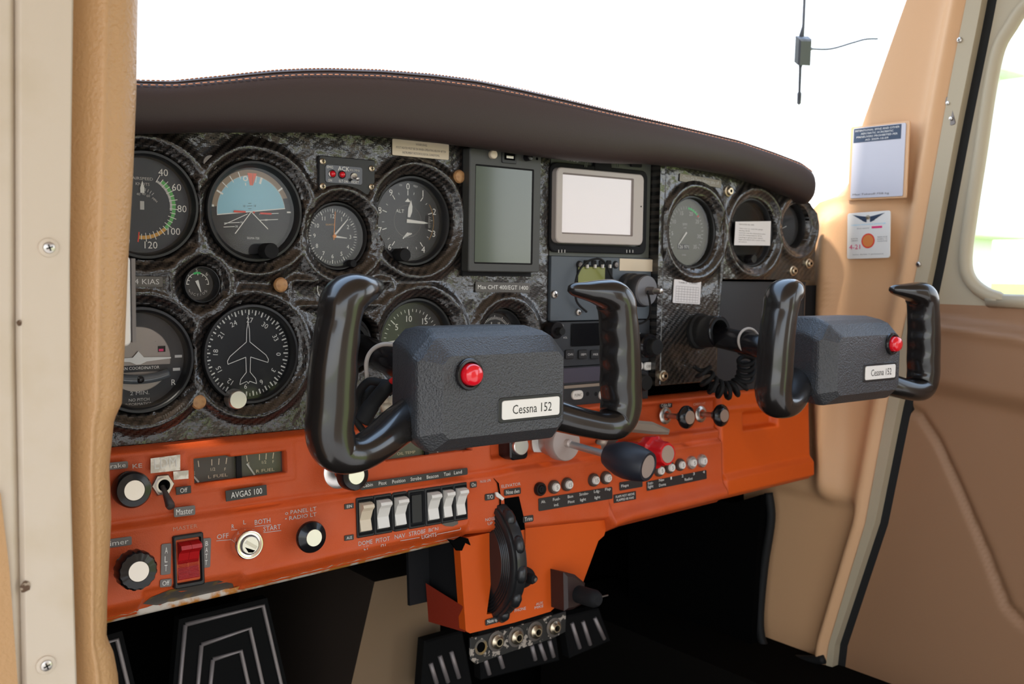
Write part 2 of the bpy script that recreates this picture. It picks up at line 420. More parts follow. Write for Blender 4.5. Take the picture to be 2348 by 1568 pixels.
# ================================================================ setting: ground, cabin shell
def slab(name, c, d, m):
    return struct(MB().box(c, d, m).build(name))
slab('floor', (0, -.10, -.64), (1.16, 1.3, .02), CARPET)
g = MB(); g.add([(-300, -300, -1.5), (300, -300, -1.5), (300, 300, -1.5), (-300, 300, -1.5)], [(0, 1, 2, 3)], GRASS); struct(g.build('ground'))
slab('wall_front', (0, .47, -.24), (1.16, .02, .80), DARKV)
slab('ceiling_wing', (-.9, -.72, .62), (3.2, 1.24, .12), CABIN)  # unseen cabin roof, stretched as wing and shaped to hold back sky and sun
slab('sun_block_deck', (0, .245, .115), (1.04, .43, .008), DARKV)  # unseen deck added to stop sun leaking in behind the glareshield
slab('added_apron', (-20, 0, -1.49), (46, 60, .02), APRON)  # unseen concrete added so the ground throws less green into the cabin
slab('wall_back', (0, -2.1, 0), (1.2, .02, 1.3), CABIN)
# ---- left side below the windscreen, hidden behind the post for the camera but shading the footwell
slab('wall_left', (-.53, .13, -.22), (.02, .66, .80), BROWNW)
# ---- left door post: tan roll and cream painted jamb with a seam
FP = FU
def edge_fun(pts, h, F=FU):
    q = sorted([(at(F, x, y, h)[1], at(F, x, y, h)[0]) for x, y in pts]); return lambda v: interp(v, q)
HP = .24
eR = edge_fun([(328, -300), (322, 0), (318, 200), (310, 400), (298, 600), (290, 800), (283, 930), (264, 968), (252, 1080), (257, 1200), (247, 1380), (245, 1475), (262, 1512), (273, 1568), (290, 1900)], HP)
_e0 = eR; eR = lambda v: _e0(v)+.0035
eM = edge_fun([(172, -300), (168, 0), (160, 600), (162, 1100), (176, 1568), (184, 1900)], HP)
eL = edge_fun([(35, -300), (36, 0), (38, 800), (52, 1568), (56, 1900)], HP)
def strip(name, fa, fb, v0, v1, prof, m, nt=24, nv=150, thick=.05, h=HP):
    mb = MB(); vs_ = []; 
    for j in range(nv+1):
        v = v0+(v1-v0)*j/nv; a, b = fa(v), fb(v)
        for i in range(nt+1):
            t = i/nt; vs_.append((a+(b-a)*t, v, h+prof(t, v)))
        vs_.append((b+.002, v, h-thick)); vs_.insert(len(vs_)-nt-2, (a, v, h-thick))
    w = nt+3; fs = [(j*w+i, j*w+i+1, (j+1)*w+i+1, (j+1)*w+i) for j in range(nv) for i in range(w-1)]
    mb.add(vs_, fs, m, True, FU); return mb
def roll(t, v):
    b = .016*math.sqrt(max(0, 1-((t-.42)/.58)**2)) if t > .42 else .016*(.35+.65*sstep(0, .42, t))
    return b-.016+.0015*math.exp(-((t-.42)/.06)**2)
VP0 = at(FU, 200, 1900, HP)[1]; VP1 = at(FU, 200, -300, HP)[1]
struct(strip('trim_1', eM, eR, VP0, VP1, roll, TAN).build('trim_1'))
mb = strip('x', eL, eM, VP0, VP1, lambda t, v: .003 if .03 < t < .97 else 0.0, JAMB, 40, 100)
for px, py, s_ in ((58, 1345, 9), (44, 740, 4.5)):
    x, y = at(FU, px, py, HP+.0035); k = s_*.00023; pts = [(x+k*(1+.35*random.random())*math.cos(a*.5), y+k*1.1*(1+.5*random.random())*math.sin(a*.5)) for a in range(12)]
    mb.poly(pts, HP+.0034, RUST, FU)
struct(mb.build('trim_2'))
eO = edge_fun([(-130, -300), (-130, 1900)], HP)
mb = strip('x', eO, eL, VP0, VP1, lambda t, v: .004*sstep(1.0, .9, t)-.002, JAMB, 30, 40)
q = [at(FU, x, y, HP+.0035) for x, y in ((-120, 1060), (0, 1130), (20, 1300), (40, 1568), (56, 1900), (-120, 1900))]
mb.prism(q, HP+.0020, HP+.0045, TAN, FU)
struct(mb.build('trim_3'))
# ---- screws in the jamb
def cross_screw(name, F, px, py, h, r, m, label, grp=None, washer=None, cat='screw'):
    x, y = at(F, px, py, h); rt = root(name, F @ T(x, y, h), label, cat, grp)
    if washer: MB().lathe([(r*1.55, 0), (r*1.5, .0008), (r*1.0, .0012)], washer, seg=28).build('washer', rt)
    z = .001
    MB().lathe([(r, 0), (r, z), (r*.85, z+r*.28), (r*.5, z+r*.42), (0, z+r*.47)], m, seg=28).build('head', rt)
    mb = MB(); zz = z+r*.46
    for a in (0, 90): mb.box((0, 0, zz), (r*1.05, r*.2, r*.12), DARKV, R(a+20))
    mb.build('cross_slot', rt); return rt
FJ = FU
cross_screw('screw', FJ, 111, 568, HP+.003, .0029, STEEL, 'cross-head screw in a cream washer, upper of the two on the cream door post', 'door post screws', JAMB)
cross_screw('screw', FJ, 105, 1524, HP+.003, .0029, STEEL, 'cross-head screw in a cream washer at the bottom of the cream door post', 'door post screws', JAMB)
# ---- white holder seen edge-on behind the post
a0 = at(FU, 296, 585, .20); a1 = at(FU, 311, 792, .20)
rt = root('card_holder', FU @ T(a0[0], (a0[1]+a1[1])/2, .20), 'white plastic card holder edge showing behind the tan door post', 'holder')
hh = a0[1]-a1[1]
MB().rbox((-.010, 0, 0), (.020, hh, .004), .003, WPLA).build('plate', rt)
MB().box((.0025, 0, -.006), (.002, hh*.93, .010), GREYL).build('flange', rt)
# ---- windscreen pane
WB = [(-.52, .34, .10), (.52, .34, .10), (.60, -.10, .62), (-.60, -.10, .62)]
mb = MB(); n = 24; vs_ = []
for j in range(n+1):
    for i in range(n+1):
        s, t = i/n, j/n; a = Vector(WB[0]).lerp(Vector(WB[1]), s); b = Vector(WB[3]).lerp(Vector(WB[2]), s); p = a.lerp(b, t)
        p.y += .10*(1-(2*s-1)**2)*1.0; vs_.append(p)
mb.add(vs_, [(j*(n+1)+i, j*(n+1)+i+1, (j+1)*(n+1)+i+1, (j+1)*(n+1)+i) for j in range(n) for i in range(n)], PERSPEX, True)
struct(mb.build('window_1'))
# ================================================================ right side: pillar wall, jamb, door
def wedge(pts, h=0.0):
    q = sorted([(at(FW, x, y, h)[1], at(FW, x, y, h)[0]) for x, y in pts]); return lambda v: interp(v, q)
pA = wedge([(2130, -200), (2075, 0), (2040, 100), (2005, 200), (1968, 300), (1948, 370), (1940, 435), (1932, 452), (1905, 457), (1882, 472), (1870, 500), (1800, 640), (1690, 700), (1690, 1568), (1690, 1900)])
pB = wedge([(2262, -200), (2214, 40), (2190, 160), (2168, 280), (2108, 620), (2080, 745), (2040, 930), (1990, 1200), (1905, 1480), (1895, 1568), (1860, 1900)])
pC = wedge([(2290, -200), (2246, 40), (2222, 160), (2198, 280), (2138, 600), (2108, 745), (2062, 930), (2008, 1200), (1916, 1480), (1906, 1568), (1870, 1900)])
vb, vt = at(FW, 1900, 1900)[1], at(FW, 2200, -200)[1]
BU, BV = at(FW, 1902, 470, .02)
def hp(t, u, v, ub):
    d = ub-u                                          # distance from the jamb edge
    h = .010*math.exp(-((d-.014)/.010)**2)            # rolled rim along the jamb
    h += .012*sstep(.02, .10, d)*sstep(-.20, -.05, v) # swells toward the windscreen above knee height
    h -= .012*sstep(-.205, -.225, v)*sstep(.012, .03, d)*1.2
    h -= .03*sstep(.9, 1.0, 1-t)*sstep(.16, .2, v)
    h += .020*math.exp(-((u-BU)/.016)**2)*sstep(BV+.002, BV-.022, v)*sstep(-.23, -.19, v)
    return h
mb = MB(); nv, nt = 160, 50; vs_ = []
for j in range(nv+1):
    v = vb+(vt-vb)*j/nv; a, b = pA(v), pB(v)
    for i in range(nt+1):
        t = i/nt; u = a+(b-a)*t; vs_.append((u, v, hp(t, u, v, b)))
w = nt+1; mb.add(vs_, [(j*w+i, j*w+i+1, (j+1)*w+i+1, (j+1)*w+i) for j in range(nv) for i in range(nt)], TANW, True, FW)
# outer skin closes the pillar toward the windscreen
vs_ = []
for j in range(nv+1):
    v = vb+(vt-vb)*j/nv; a, b = pA(v), pB(v); h0 = hp(0, a, v, b)
    vs_ += [(a, v, h0), (a-.006, v, h0-.012), (a+.006, v, -.05)]
mb.add(vs_, [(j*3+i+1, j*3+i, (j+1)*3+i, (j+1)*3+i+1) for j in range(nv) for i in range(2)], TANW, True, FW)
struct(mb.build('wall_right'))
# jamb metal strip, black seal
def band(fa, fb, h0, h1, m, name, n=60, v0=vb, v1=vt, thick=.012):
    vs_ = []
    for j in range(n+1):
        v = v0+(v1-v0)*j/n; a, b = fa(v), fb(v); vs_ += [(a, v, h0-thick), (a, v, h0), (b, v, h1), (b, v, h1-thick)]
    return MB().add(vs_, [(j*4+i, j*4+i+1, (j+1)*4+i+1, (j+1)*4+i) for j in range(n) for i in range(3)], m, False, FW)
struct(band(lambda v: pB(v)-.001, pC, .004, .002, FRAMEC, '').build('trim_5'))
struct(band(lambda v: pC(v)-.001, lambda v: pC(v)+.0095, -.010, -.012, RUBBER, '').build('trim_6'))
for px, py, s_ in ((2199, 94, .0035), (2108, 608, .0035)):
    x, y = at(FW, px, py, .004)
for i, (px, py) in enumerate(((2201, 92), (2107, 606))):
    cross_screw('screw', FW, px, py, .0035, .0032, STEEL, ('cross-head screw high on the beige strip along the right door', 'cross-head screw on the beige door strip behind the right yoke')[i], 'right door strip screws')
x, y = at(FW, 2181, 255, .000); rt = root('latch_striker', FW @ T(x, y, 0) @ R(14), 'dark metal latch plate in the gap ahead of the right door window', 'latch')
MB().rbox((0, 0, .001), (.008, .034, .004), .003, DKSTEEL).build('plate', rt)
for s_ in (-.009, .009): MB().lathe([(.0022, 0), (.002, .003), (0, .0035)], STEEL, T(0, s_, .002), 14).build('rivet', rt)
# ---- the right door: outer frame relief, window opening, panel with moulded lines
dE = lambda v: pC(v)+.006
wl = [(2500, -60), (2400, -20), (2348, 14), (2316, 60), (2288, 110), (2268, 200), (2246, 350), (2226, 480), (2212, 590), (2222, 640), (2256, 672), (2300, 687), (2348, 692)]
WPT = [at(FW, x, y, -.010) for x, y in wl]
WPT += [(.72, WPT[-1][1]), (.75, WPT[-1][1]+.03), (.75, .34), (.70, .40), (WPT[0][0]+.05, .405)]
def inpoly(p, x, y):
    c = False; n = len(p)
    for i in range(n):
        (x1, y1), (x2, y2) = p[i], p[i-1]
        if (y1 > y) != (y2 > y) and x < (x2-x1)*(y-y1)/(y2-y1)+x1: c = not c
    return c
def pdist(p, x, y):
    d = 9
    for i in range(len(p)):
        a = Vector(p[i-1]); b = Vector(p[i]); q = Vector((x, y)); ab = b-a; t = min(max((q-a).dot(ab)/max(ab.dot(ab), 1e-12), 0), 1); d = min(d, (q-(a+ab*t)).length)
    return d
seam = [at(FW, x, y, -.012) for x, y in ((1960, 905), (2060, 920), (2110, 950), (2150, 1010), (2200, 1120), (2260, 1260), (2310, 1390), (2348, 1430), (2500, 1500))]
ridge = [at(FW, x, y, -.012) for x, y in ((2000, 775), (2130, 742), (2348, 775), (2600, 830))]
low = [at(FW, x, y, -.012) for x, y in ((2000, 905), (2110, 885), (2348, 935), (2600, 985))]
arm = [at(FW, x, y, -.012) for x, y in ((2250, 985), (2300, 1110), (2330, 1190), (2400, 1200))]
def segd(p, x, y):
    d = 9
    for a, b in zip(p, p[1:]):
        a = Vector(a); b = Vector(b); q = Vector((x, y)); ab = b-a; t = min(max((q-a).dot(ab)/ab.dot(ab), 0), 1); d = min(d, (q-(a+ab*t)).length)
    return d
def yat(p, x): return interp(x, p)
vs_ = []; fs = []; us = lin(0, 1, 1/170); vv = lin(-.62, .50, .0045); nj = len(vv); okv = []
topz = at(FW, 2200, 700, -.01)[1]
for s_ in us:
    for v in vv:
        a = dE(v); b = .95; u = a+(b-a)*(s_**1.8); 
        dw = pdist(WPT, u, v); ins_ = inpoly(WPT, u, v); h = -.012
        if not ins_ and dw < .05 and v > WPT[-1][1]-.02: h += .010*sstep(.048, .040, dw)-.007*sstep(.022, .012, dw)
        if v < topz+.01:
            r_ = yat(ridge, u); l_ = yat(low, u)
            h += .014*sstep(r_+.012, r_, v)*sstep(l_-.01, l_+.015, v)+.004*math.exp(-((v-r_)/.006)**2)
            h -= .007*math.exp(-(segd(seam, u, v)/.0036)**2)
            if u > .25 and v < l_: h += .012*sstep(.03, .0, .03-(u-.0)*0) * sstep(0, .03, u-yat([(q[1], q[0]) for q in sorted(arm, key=lambda k: k[1])], v)-.0) if v > arm[-2][1]-.02 else 0
        vs_.append((u, v, h)); okv.append((u, v, ins_, dw))
for i in range(len(us)-1):
    for j in range(nj-1):
        q = (i*nj+j, (i+1)*nj+j, (i+1)*nj+j+1, i*nj+j+1)
        if all(okv[k][2] for k in q) and min(okv[k][3] for k in q) > .0: continue
        fs.append(q)
# split into the painted frame and the vinyl panel by height
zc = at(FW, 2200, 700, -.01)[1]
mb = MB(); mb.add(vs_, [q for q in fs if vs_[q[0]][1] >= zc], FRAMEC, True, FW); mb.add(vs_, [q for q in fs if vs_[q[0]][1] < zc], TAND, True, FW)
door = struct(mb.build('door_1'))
# rubber-edged window rim and pane
mb = MB(); ip = WPT
rim = smooth_path([(p[0], p[1], -.012) for p in WPT+[WPT[0]]], 4); mb.tube(rim, .0078, FRAMEC, FW, 8); struct(mb.build('window_frame', door))
mb = MB().poly([(p.x, p.y) for p in rim[:-1]], -.020, PERSPEX, FW); struct(mb.build('window_pane', door))
# hazy structure far outside the right window, and a line of bushes
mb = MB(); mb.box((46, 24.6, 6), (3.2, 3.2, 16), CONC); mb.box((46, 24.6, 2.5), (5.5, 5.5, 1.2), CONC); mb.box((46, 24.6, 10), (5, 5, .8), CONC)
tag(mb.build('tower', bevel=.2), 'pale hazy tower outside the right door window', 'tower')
# ================================================================ footwell
x0, z0 = at(FU, 859, 1334, -.16); x1, z1 = at(FU, 803, 1568, -.16)
mb = MB(); xr = .03
P = [(x0, -.16, z0), (x1, -.16, z1), (xr, -.16, z1), (xr, -.16, z0+.02)]
mb.add([(x0, .16, z0), (x1-.03, .16, z1-.12), (xr, .16, z1-.12), (xr, .16, z0)], [(0, 1, 2, 3)], TANF)
mb.add([(x0, .16, z0), (x1-.03, .16, z1-.12), (x1-.03, .46, z1-.12), (x0, .46, z0)], [(0, 3, 2, 1)], BROWNW)  # same box as the tan front, its shade put into the brown
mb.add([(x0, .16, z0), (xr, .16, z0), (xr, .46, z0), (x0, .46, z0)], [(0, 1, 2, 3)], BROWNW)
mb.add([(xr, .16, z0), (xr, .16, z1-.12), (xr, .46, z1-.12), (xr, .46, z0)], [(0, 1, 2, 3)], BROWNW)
struct(mb.build('trim_7'))
def trap_pedal(pts, h, label):
    q = quad_at(FU, pts[0], h); cx = sum(p[0] for p in q)/4; cy = sum(p[1] for p in q)/4
    rt = root('rudder_pedal', FU @ T(cx, cy, h), label, 'pedal', 'rudder pedals')
    L_ = lambda P: [(p[0]-cx, p[1]-cy) for p in quad_at(FU, P, h)]
    o = L_(pts[0]); mb = MB(); mb.prism(inset(o[::-1] if area(o) < 0 else o, -.006), -.012, -.001, PADM); mb.build('pad', rt)
    for k, P in enumerate(pts):
        o = L_(P)+[L_(P)[0]]; MB().tube([(p[0], p[1], 0) for p in o], .0022, PEDL, None, 8).build('metal_rib', rt)
    return rt
PEDL = mat('pedal_rib_metal', (.30, .26, .25), .5, metal=.4)
trap_pedal([[(425, 1432), (603, 1388), (680, 1720), (395, 1760)], [(462, 1478), (573, 1440), (630, 1690), (440, 1720)], [(488, 1512), (552, 1492), (590, 1660), (470, 1690)]], -.14, 'black rudder pedal with three nested metal outlines below the master switch')
trap_pedal([[(150, 1500), (268, 1466), (330, 1720), (120, 1760)], [(180, 1540), (250, 1520), (290, 1690), (160, 1720)]], -.14, 'black rudder pedal edge showing beside the tan door post')
def rib_pedal(ribs, box, h, label):
    q = quad_at(FU, box, h); cx = sum(p[0] for p in q)/4; cy = sum(p[1] for p in q)/4
    rt = root('rudder_pedal', FU @ T(cx, cy, h), label, 'pedal', 'rudder pedals')
    o = [(p[0]-cx, p[1]-cy) for p in q]; MB().prism(o, -.014, 0, PADM, None, .002).build('pad', rt)
    for a, b, c, d in ribs:
        p = at(FU, a, b, h); r_ = at(FU, c, d, h); MB().tube([(p[0]-cx, p[1]-cy, .001), (r_[0]-cx, r_[1]-cy, .001)], .0026, PEDL, None, 8).build('rib', rt)
rib_pedal([(986, 1520, 1000, 1566), (1007, 1503, 1026, 1563), (1033, 1493, 1051, 1553)], [(975, 1470), (1062, 1446), (1085, 1570), (965, 1600)], -.12, 'black ribbed rudder pedal left of the jack plate below the pedestal')
rib_pedal([(1108, 1500, 1121, 1545), (1140, 1490, 1152, 1530), (1218, 1480, 1226, 1512), (1236, 1475, 1249, 1511), (1258, 1468, 1268, 1505)], [(1098, 1440), (1270, 1405), (1285, 1515), (1105, 1560)], -.12, 'black ribbed rudder pedal directly beneath the jack plate')
rib_pedal([(1310, 1428, 1328, 1485), (1335, 1424, 1352, 1477), (1362, 1416, 1384, 1464)], [(1292, 1415), (1375, 1395), (1402, 1470), (1308, 1510)], -.12, 'black ribbed rudder pedal right of the jack plate')
# black rubber edging at the foot of the right side wall
mb = MB(); pts = [at(FW, x, y, .006) for x, y in ((1762, 1130), (1768, 1190), (1752, 1300), (1742, 1420), (1752, 1480), (1785, 1506), (1840, 1512), (1890, 1512))]
mb.tube(smooth_path([(p[0], p[1], .006) for p in pts], 6), .0058, RUBBER, FW, 12)
tag(mb.build('rubber_edging'), 'black rubber edging along the foot of the right side wall', 'trim')
slab('trim_10', (.455, -.20, -.525), (.15, 1.2, .20), CARPET)
slab('wall_side', (.545, .25, -.25), (.02, .45, .75), DARKV).name = 'wall_right_footwell'
mb = MB(); w_ = [at(FW, x, y, .004) for x, y in ((1700, 1150), (1765, 1130), (1752, 1300), (1742, 1480), (1700, 1520))]
mb.prism([(w_[0][0]-.2, w_[0][1])]+w_+[(w_[4][0]-.2, w_[4][1])], .003, .022, DARKV, FW); struct(mb.build('footwell_shade'))  # black sheet standing in for the darkness of the footwell
# ================================================================ instrument positions on the upper panel (metres, panel plane)
def c_at(px, py, h=0.0): return at(FU, px, py, h)
GA = dict(asi=(*c_at(332, 470), .0405), ai=(*c_at(584, 485), .0405), alt=(*c_at(953, 506), .0405), tc=(*c_at(322, 825), .0405),
          hi=(*c_at(575, 811), .0405), vsi=(*c_at(962, 785), .0405), suc=(*c_at(460, 652), .0150), clk=(*c_at(781, 541), .0295),
          egt=(*c_at(1160, 778), .0300), tach=(*c_at(1592, 532), .0405), blank=(*c_at(1728, 533), .0405), small=(*c_at(1824, 518), .0290),
          hole=(*c_at(806, 786), .026))
def ridge_h(u, v, keys, amp=.0055, off=.0085, w=.0048):
    h = 0
    for k in keys:
        cx, cy, r = GA[k]; d = math.hypot(u-cx, v-cy)-r
        if d < .03:
            h = max(h, amp*math.exp(-((d-off)/w)**2))
            if d < .004: h = min(h, .002*sstep(0, .004, max(d, 0)))
    return h
def oblong(u, v, x0, x1, y0, y1, amp):
    dx = max(x0-u, 0, u-x1); dy = max(y0-v, 0, v-y1); d = math.hypot(dx, dy)
    if d > 0: return amp*math.exp(-((d-.004)/.003)**2)
    di = min(u-x0, x1-u, v-y0, y1-v); return amp*math.exp(-((di+.004)/.004)**2)
LK = ('asi', 'ai', 'alt', 'tc', 'hi', 'vsi', 'suc', 'clk', 'egt')
kx0, ky0 = at(FU, 250, 658); kx1, ky1 = at(FU, 378, 632); ox0, oy0 = at(FU, 672, 690); ox1, oy1 = at(FU, 890, 655)
def hl(u, v):
    h = ridge_h(u, v, LK); h = max(h, oblong(u, v, ox0, ox1, oy0, oy1, .004))
    if u < kx1+.012: h = max(h, .0035*(1-sstep(0, .004, max(u-kx1, ky0-.004-v, v-ky1-.004))))
    return h
uE = at(FU, 1258, 600)[0]; uR = at(FU, 1520, 620, .012)[0]; uZ = at(FU, 1870, 560, .012)[0]
vB = -.0655; vT = .182
tb = [at(FU, x, y, .01) for x, y in ((1062, 338), (1248, 355), (1236, 640), (1062, 640))]
mb = field(lin(-.46, uE, .0018), lambda u: (vB, vT), hl, CARB, None, [(GA[k][0], GA[k][1], GA[k][2]-.0004) for k in LK]+[GA['hole']], .0018, int((vT-vB)/.0018), .012)
tag(mb.build('instrument_panel', M=FU), 'glossy black carbon fibre instrument panel moulded around the round flight gauges', 'instrument panel')
# ---- right hand carbon panel, standing a little proud
FR = FU @ T(0, 0, .012)
RK = ('tach', 'blank', 'small')
GR = {}
for k, (px, py) in dict(tach=(1592, 532), blank=(1728, 533), small=(1826, 518)).items(): GR[k] = (*at(FR, px, py), GA[k][2])
GA.update({k: GR[k] for k in RK})
vb1 = at(FR, 1640, 640)[1]; vb2 = at(FR, 1515, 884)[1]; uC = at(FR, 1650, 700)[0]
topR = [(at(FR, x, y)) for x, y in ((1500, 360), (1527, 372), (1660, 400), (1760, 432), (1830, 452), (1852, 466), (1866, 490), (1871, 520))]
def vfr(u):
    top = interp(u, [(p[0], p[1]+.012) for p in topR[:3]]+topR[3:]); return (vb2 if u < uC else vb1+.0001, top)
kB = [(*at(FR, 1822, 621), .004), (*at(FR, 1857, 605), .004)]
usr = lin(uR, uC, .0018)+[uC+.0002]+lin(uC+.002, uZ-.004, .0018)+[uZ-.002, uZ-.001, uZ]
mb = field(usr, vfr, lambda u, v: ridge_h(u, v, RK, .005), CARB2, None, [(GA[k][0], GA[k][1], GA[k][2]-(.0024 if k == 'small' else .0012)) for k in RK]+[(.2490, .0045, .0155)], .0018, 130, .022)
tag(mb.build('right_instrument_panel', M=FR), 'black carbon fibre panel on the right carrying the tachometer', 'instrument panel')
# dark backing behind all openings, part of the firewall side
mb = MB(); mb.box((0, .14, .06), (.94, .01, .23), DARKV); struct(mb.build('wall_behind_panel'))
# ---- glareshield
GT = [(318, 178), (400, 180), (460, 174), (520, 168), (580, 161), (640, 155), (700, 152), (760, 151), (880, 154), (1000, 164), (1100, 177), (1200, 197), (1300, 220), (1400, 245), (1500, 269), (1600, 293), (1700, 318), (1780, 345), (1840, 368), (1872, 392), (1880, 425)]
GB = [(318, 304), (400, 302), (500, 300), (600, 300), (700, 300), (800, 303), (900, 311), (1000, 322), (1100, 335), (1200, 350), (1300, 363), (1400, 372), (1500, 374), (1560, 380), (1620, 387), (1700, 401), (1780, 428), (1840, 452), (1862, 464), (1874, 468), (1880, 470)]
YG = .040
tG = sorted(at(FU, x, y, YG) for x, y in GT); bG = sorted(at(FU, x, y, YG-.004) for x, y in GB)
u1 = tG[-1][0]; ug = [-.47]+lin(-.46, u1-.012, .010)+[u1-.008, u1-.005, u1-.002, u1]
def gsec(u):
    zt = interp(u, tG); zb = interp(u, bG)
    k = min(1, math.sqrt(max(0.0, 1-((u-(u1-.012))/.0125)**2))) if u > u1-.012 else 1
    H = zt-zb; zm = (zt+zb)/2
    pr = [(-.42, .98), (-.10, 1.03), (-.02, 1.02), (.018, 1.01), (.030, 1.0), (.037, .955), (.0405, .86), (.0435, .70), (.0445, .5), (.0435, .28), (.040, .10), (.034, 0), (.026, -.02), (.006, .06), (-.004, .16)]
    return [(u, h, zb+f*H) for h, f in pr]
mb = MB(); n = 15; vs_ = []
for u in ug:
    for (a, h, z) in gsec(u): vs_.append((a, -(h*(.6+.4*min(1, (u1+.002-u)/.014)) if h > 0 else h), z))
mb.add(vs_, [(i*n+j, i*n+j+1, (i+1)*n+j+1, (i+1)*n+j) for i in range(len(ug)-1) for j in range(n-1)]+[tuple(range((len(ug)-1)*n, len(ug)*n))], LEATHER, True)
gs = tag(mb.build('glareshield', sub=1), 'dark brown leather glareshield hood with orange stitching arching over the panel', 'glareshield')
def gpt(u, f):
    s_ = gsec(u); a = s_[5:12]
    fz = [(q[2]-interp(u, bG))/(interp(u, tG)-interp(u, bG)) for q in s_]
    pr = sorted((fz[k], s_[k][1]) for k in range(4, 12)); zb = interp(u, bG); return Vector((u, -interp(f, pr)-.0006, zb+f*(interp(u, tG)-zb)))
mb = MB()
for f, st in ((.985, .0034), (.865, .0052)):
    u = -.36
    while u < u1-.02:
        a = gpt(u, f); b = gpt(u+st*.62, f); mb.tube([a, (a+b)/2+Vector((0, -.0004, 0)), b], .00042, STITCH, None, 5); u += st
mb.build('stitching', gs)
mb = MB(); pts = [gpt(u, .93)+Vector((0, .0004, 0)) for u in lin(-.45, u1-.014, .006)]; mb.tube(pts, .0006, LEATHER, None, 6); mb.build('seam_piping', gs)
# ================================================================ orange lower panel
def fl(px, py, h=0.0): return at(FL, px, py, h)
vlip = [(fl(250, 1430)[0], fl(250, 1430)[1]), (fl(650, 1336)[0], fl(650, 1336)[1]), (fl(1060, 1238)[0], fl(1060, 1238)[1])]
0 and print('lip', vlip, 'band', fl(583, 1320), 'ridge', fl(521, 1177), fl(300, 1217), 'uA', fl(1120, 1100), fl(1380, 1222), fl(1655, 1150), 'rid2', fl(1400, 1050), fl(1640, 1010), 'C', fl(1665, 1143), fl(1868, 1095), fl(1645, 900), fl(1500, 1190), 'lipB', fl(1500, 1140))
uA = fl(1068, 1200)[0]; uG = fl(1652, 1100)[0]; uJ = fl(1395, 1200)[0]; uM = fl(1125, 1050)[0]
rA = fl(521, 1177)[1]; rB = fl(1500, 1033)[1]
throt = (fl(1150, 1060), fl(1640, 905))                # shallow recess for throttle and mixture
slot = [fl(1183, 1152), fl(1212, 1146)]                # trim wheel slot in the face
pivots = {}
def bump1(x, c, w): return math.exp(-((x-c)/w)**2)
def vbot(u):
    if u < uA: return interp(u, vlip)
    if u < uJ: return interp(u, [(uA, vlip[-1][1]+.004), (uJ, fl(1380, 1195)[1])])
    return interp(u, [(uJ, fl(1395, 1222)[1]), (uJ+.02, fl(1440, 1206)[1]), (uG, fl(1652, 1152)[1])])
def ho(u, v):
    h = -.010*sstep(-.004, .0, v)+.0012*bump1(v, -.0055, .0018)
    rv = rA if u < uM else interp(u, [(uM, rA), (uM+.03, rB), (uG, rB)])
    h += .0035*sstep(rv+.002, rv-.003, v)+.0022*bump1(v, rv, .0022)-.0014*bump1(v, rv+.0045, .0016)
    b = vbot(u)
    if u < uA: h -= .012*sstep(b+.014, b, v); h += .001*bump1(v, b+.0145, .001)
    elif u > uJ: h += .008*bump1(v, b+.012, .008)-.010*sstep(b+.008, b, v)
    else: h -= .006*sstep(b+.004, b, v)
    # shallow framed recess behind the throttle
    if u > uM-.01:
        s_ = sstep(uM, uM+.004, u)*sstep(rB+.012, rB+.016, v)*sstep(-.006, -.010, v); h -= .007*s_
    # chafed hollow in the bottom edge below the master switch
    h -= .005*sstep(.040, .036, abs(u-hc[0]))*sstep(hc[1]+.012, hc[1]+.006, v)
    if u < fuel[1]+.006 and v > fuel[2]-.008: 
        d = max(fuel[0]-u, u-fuel[1], fuel[2]-v, v-fuel[3]); h += .0012*bump1(d, .004, .0016)
    return h
hc = fl(445, 1362)
fa, fb = fl(440, 1108), fl(662, 1030); fuel = (fl(441, 1080)[0], fl(661, 1060)[0], fl(550, 1099)[1], fl(550, 1040)[1])
oil = (fl(880, 1040)[0], fl(1085, 1030)[0], fl(900, 1056)[1], fl(900, 995)[1])
msw = (fl(392, 1280)[0], fl(462, 1280)[0], fl(430, 1342)[1], fl(425, 1222)[1])
rks = (fl(818, 1180)[0], fl(1070, 1150)[0], fl(945, 1204)[1], fl(945, 1126)[1])
def keep(u, v):
    for a, b, c, d in (fuel, oil):
        if a+.0008 < u < b-.0008 and c+.0008 < v < d-.0008: return False
    return True
cols = lin(-.46, uG-.0006, .0018)
def snapc(cs, vals):
    cs = list(cs)
    for q in vals:
        k = min(range(len(cs)), key=lambda i: abs(cs[i]-q)); cs[k] = q
    return cs
def snapped(u): return u
cols = snapc(cols, [fuel[0], fuel[1], oil[0], oil[1]])
mb = field(cols, lambda u: (vbot(u), 0.0), ho, ORANGE, keep, (), .0018, 74, .012, FL)
# worn metal lip along the bottom left edge
lp = [(u, interp(u, vlip)) for u in lin(-.46, uA-.002, .005)]
vs_ = []; 
for u, v in lp:
    j = .0006*math.sin(u*700)+.0005*math.sin(u*1730); vs_ += [(u, v+.0022+j, ho(u, v+.0022+j)+.0004), (u, v-.0012, -.0112), (u, v-.0030, -.013), (u, v-.0034, -.020), (u, v-.0020, -.05)]
lower = tag(mb.build('lower_panel'), 'orange vinyl covered lower panel with switches, knobs and a rusty bottom edge', 'instrument panel')
MB().add(vs_, [(i*5+j, i*5+j+1, (i+1)*5+j+1, (i+1)*5+j) for i in range(len(lp)-1) for j in range(4)], RUSTY, True, FL).build('worn_metal_edge', lower)['label'] = 'rusty bare metal bottom edge'
mb = MB(); a = [fl(x, y, -.002) for x, y in ((333, 1388), (345, 1370), (385, 1352), (440, 1338), (500, 1330), (540, 1341), (548, 1352), (500, 1364), (430, 1380), (370, 1394))]
